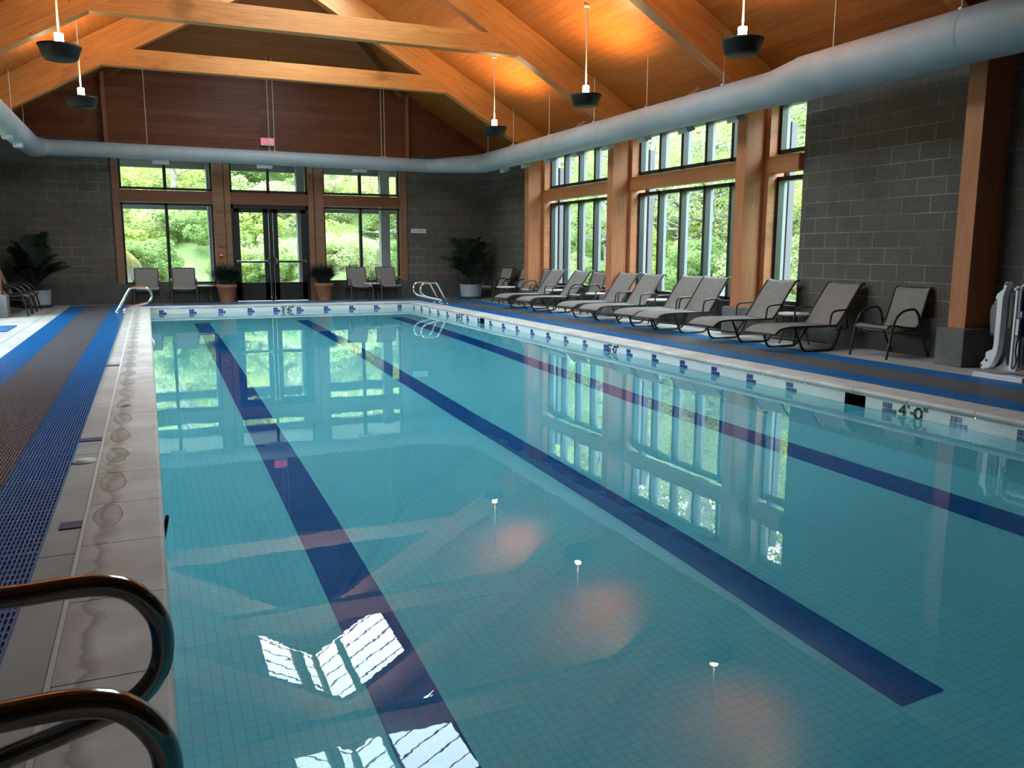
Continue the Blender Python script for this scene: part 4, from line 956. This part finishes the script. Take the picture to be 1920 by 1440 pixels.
# boulder
bm = bmesh.new(); bmesh.ops.create_icosphere(bm, subdivisions=4, radius=1)
for v in bm.verts:
    n_ = math.sin(v.co.x * 3.1 + 1) * .10 + math.sin(v.co.y * 4.3 + v.co.z * 2.7) * .10 + math.sin(v.co.z * 7 + v.co.x * 5) * .04; v.co *= 1 + n_
    v.co.x *= 1.25; v.co.z *= .92
for f_ in bm.faces:
    f_.smooth = True; f_.material_index = 1 if f_.normal.z > .45 else 0
me = bpy.data.meshes.new('boulder'); bm.to_mesh(me); bm.free(); me.materials.append(MAT['rock']); me.materials.append(MAT['rockmoss'])
o = bpy.data.objects.new('boulder', me); col.objects.link(o); o.location = (-1.35, 25.2, .35); tag(o, 'big mossy boulder outside the left far window', 'boulder')

def leaf_cloud(seed, n, rx, rz, size, clumps):
    """crown of folded leaves gathered in clumps"""
    r_ = np.random.default_rng(seed)
    cc = r_.normal(size=(clumps, 3)); cc /= np.linalg.norm(cc, axis=1)[:, None]; cc *= (r_.uniform(.25, 1, clumps) ** .5)[:, None]; cc *= [rx, rx, rz]
    cr = r_.uniform(.28, .55, clumps) * rx * .7
    idx = r_.integers(0, clumps, n); d = r_.normal(size=(n, 3)); d /= np.linalg.norm(d, axis=1)[:, None]
    c = cc[idx] + d * (cr[idx] * r_.uniform(.5, 1, n) ** .6)[:, None] * [1, 1, .7]
    a = r_.normal(size=(n, 3)); a[:, 2] *= .5; a /= np.linalg.norm(a, axis=1)[:, None]
    nn = r_.normal(size=(n, 3)) + d * .8 + [0, 0, .7]; bb = np.cross(a, nn); bb /= np.linalg.norm(bb, axis=1)[:, None]; nn = np.cross(bb, a)
    s = (size * r_.uniform(.6, 1.3, n))[:, None]
    v0 = c - a * s * .5; v1 = c + bb * s * .30 + nn * s * .10; v2 = c + a * s * .5; v3 = c - bb * s * .30 + nn * s * .10
    V = np.stack([v0, v1, v2, v3], 1).reshape(-1, 3); me = bpy.data.meshes.new('foliage')
    me.vertices.add(4 * n); me.vertices.foreach_set('co', V.ravel()); me.loops.add(6 * n)
    q = np.arange(n) * 4; L = np.stack([q, q + 1, q + 2, q, q + 2, q + 3], 1); me.loops.foreach_set('vertex_index', L.ravel().astype(np.int32))
    me.polygons.add(2 * n); me.polygons.foreach_set('loop_start', np.arange(2 * n, dtype=np.int32) * 3)
    try: me.polygons.foreach_set('loop_total', np.full(2 * n, 3, np.int32))
    except Exception: pass
    me.update(calc_edges=True); me.validate()
    return me
def trunk(seed, h, r0):
    r_ = random.Random(seed); b = MB(); pts = [Vector((0, 0, -.4))]
    for k_ in range(1, 9): pts.append(Vector((r_.uniform(-.12, .12) * k_ * .4, r_.uniform(-.12, .12) * k_ * .4, h * k_ / 8)))
    b.tube(pts, [r0 * (1 - .085 * i) for i in range(9)], 8)
    for k_ in range(46):
        i = r_.randint(1, 8); a = r_.uniform(0, 6.28); L = r_.uniform(.7, 1.9); p = pts[i]; q = [p]
        for e in range(1, 5): q.append(p + Vector((math.cos(a) * L * e / 4 + r_.uniform(-.08, .08), math.sin(a) * L * e / 4 + r_.uniform(-.08, .08), L * .22 * e / 4 * r_.uniform(.2, 1.6))))
        b.tube(q, [max(.006, r0 * .24 * (1 - .2 * e)) for e in range(5)], 5)
        for z_ in range(2): w0 = q[r_.randint(1, 3)]; b.tube([w0, w0 + Vector((r_.uniform(-.5, .5), r_.uniform(-.5, .5), r_.uniform(0, .6)))], [.009, .004], 4)
    return b
protos = []
for i, (mat, n_) in enumerate((('leafA', 9000), ('leafB', 9000), ('leafC', 8000))):
    me = leaf_cloud(10 + i, n_ - 2500, 1.9, 2.0, .085, 26); me.materials.append(MAT[mat])
    root = empty('forest_tree', (0, 0, 0), label='tree', cat='tree', group='trees'); tk = trunk(20 + i, 6.0, .13 + .03 * i).build('trunk', MAT['bark'], root)
    fo = bpy.data.objects.new('foliage', me); col.objects.link(fo); fo.parent = root; fo.location = (0, 0, 3.4); protos.append(root)
shr = []
for i, mat in enumerate(('leafA', 'leafC', 'leafB')):
    me = leaf_cloud(40 + i, 9000, 1.0, .75, .075, 30); me.materials.append(MAT[mat]); o = bpy.data.objects.new('shrub', me); col.objects.link(o); shr.append(o)
kinds = ['spring-green leafy tree', 'mid-green leafy tree', 'pale green leafy tree']
used = [False] * 3; us = [False] * 3
def plant_tree(x, y, sc_, side):
    i = rng.choice((0, 2, 2)) if side == 'far' else rng.choice((0, 1, 2))
    o = protos[i] if not used[i] else copy_tree(protos[i]); used[i] = True
    o.location = (x, y, hill(x, y)); o.scale = (sc_, sc_, sc_ * rng.uniform(.85, 1.15)); o.rotation_euler = (0, 0, rng.uniform(0, 6.28))
    o['label'] = {'far': kinds[i] + ' in the woods beyond the far windows', 'right': kinds[i] + ' in the woods beyond the right windows', 'left': kinds[i] + ' in the woods beyond the left windows'}[side]; o['group'] = kinds[i] + 's ' + side
def plant_shrub(x, y, sc_, side):
    i = rng.choice((0, 1, 1, 2)) if side == 'far' else rng.choice((0, 1, 2, 2))
    if not us[i]: o = shr[i]; us[i] = True
    else: o = shr[i].copy(); col.objects.link(o)
    o.location = (x, y, hill(x, y) + .45 * sc_); o.scale = (sc_,) * 3; o.rotation_euler = (0, 0, rng.uniform(0, 6.28))
    nm = ['bright green low shrub', 'pale green low shrub', 'mid-green low shrub'][i]
    tag(o, nm + {'far': ' on the bank outside the far windows', 'right': ' on the bank outside the right windows', 'left': ' on the bank outside the left windows'}[side], 'shrub', nm + 's ' + side)
for x, y in ((-6, 30), (-2.2, 28.2), (.9, 29.5), (2.4, 32), (5.0, 30.5), (7.6, 28.6), (9.4, 31.5), (12, 29.5)): plant_tree(x, y, rng.uniform(.75, 1.0), 'far')
for x, y in ((14.5, 8), (13.2, 11.2), (15.5, 12.5), (13.6, 14.6), (16, 16.5), (13.5, 18.2), (15.2, 20.5), (13, 22.5), (15.8, 24.5), (14, 28), (18, 22), (18.5, 13), (13.4, 16.4), (17.2, 18.8), (14.2, 20), (19.5, 17), (12.8, 13), (17.5, 26), (20, 20)): plant_tree(x, y, rng.uniform(.7, .95), 'right')
for x, y in ((18.5, 24.5), (20, 27.5), (21.5, 30.5), (18, 29), (23.5, 33.5), (20.5, 34), (17.5, 32.5)): plant_tree(x, y, 1.3, 'right')
for y in (5, 8, 11, 14.5, 18, 21, 24.5, 28): plant_tree(22.5 + (y % 3) * .5, y, 1.35, 'right')
for x, y in ((-13, 9), (-14, 14), (-13, 19)): plant_tree(x, y, rng.uniform(.6, .75), 'left')
for r_, y in enumerate((25.8, 27.3, 29.0, 31.0, 33.2, 35.6)):
    for i in range(9 + r_): plant_shrub(-6.5 - .7 * r_ + (17 + 1.6 * r_) * (i + rng.uniform(.1, .9)) / (9 + r_), y + rng.uniform(-.6, .6), rng.uniform(.75, 1.15) + .12 * r_, 'far')
for r_, x in enumerate((11.9, 13.2, 14.8, 16.8, 19.0, 21.4)):
    for i in range(11 + r_): plant_shrub(x + rng.uniform(-.5, .5), 6 + (24 + 1.5 * r_) * (i + rng.uniform(.1, .9)) / (11 + r_), rng.uniform(.75, 1.15) + .12 * r_, 'right')
for r_, x in enumerate((-7.4, -9.2, -11)):
    for i in range(9): plant_shrub(x + rng.uniform(-.4, .4), 7 + 14 * (i + rng.uniform(.1, .9)) / 9, rng.uniform(.8, 1.1) + .15 * r_, 'left')
k = MB(); k.box(10.2, 10.5, 11.8, 14.6, -.1, .62); tag(k.build('garden_wall', plain('pale_blue_grey_render', (.46, .52, .56), .7), bevel=.02), 'low pale garden wall outside the middle right window', 'garden wall')
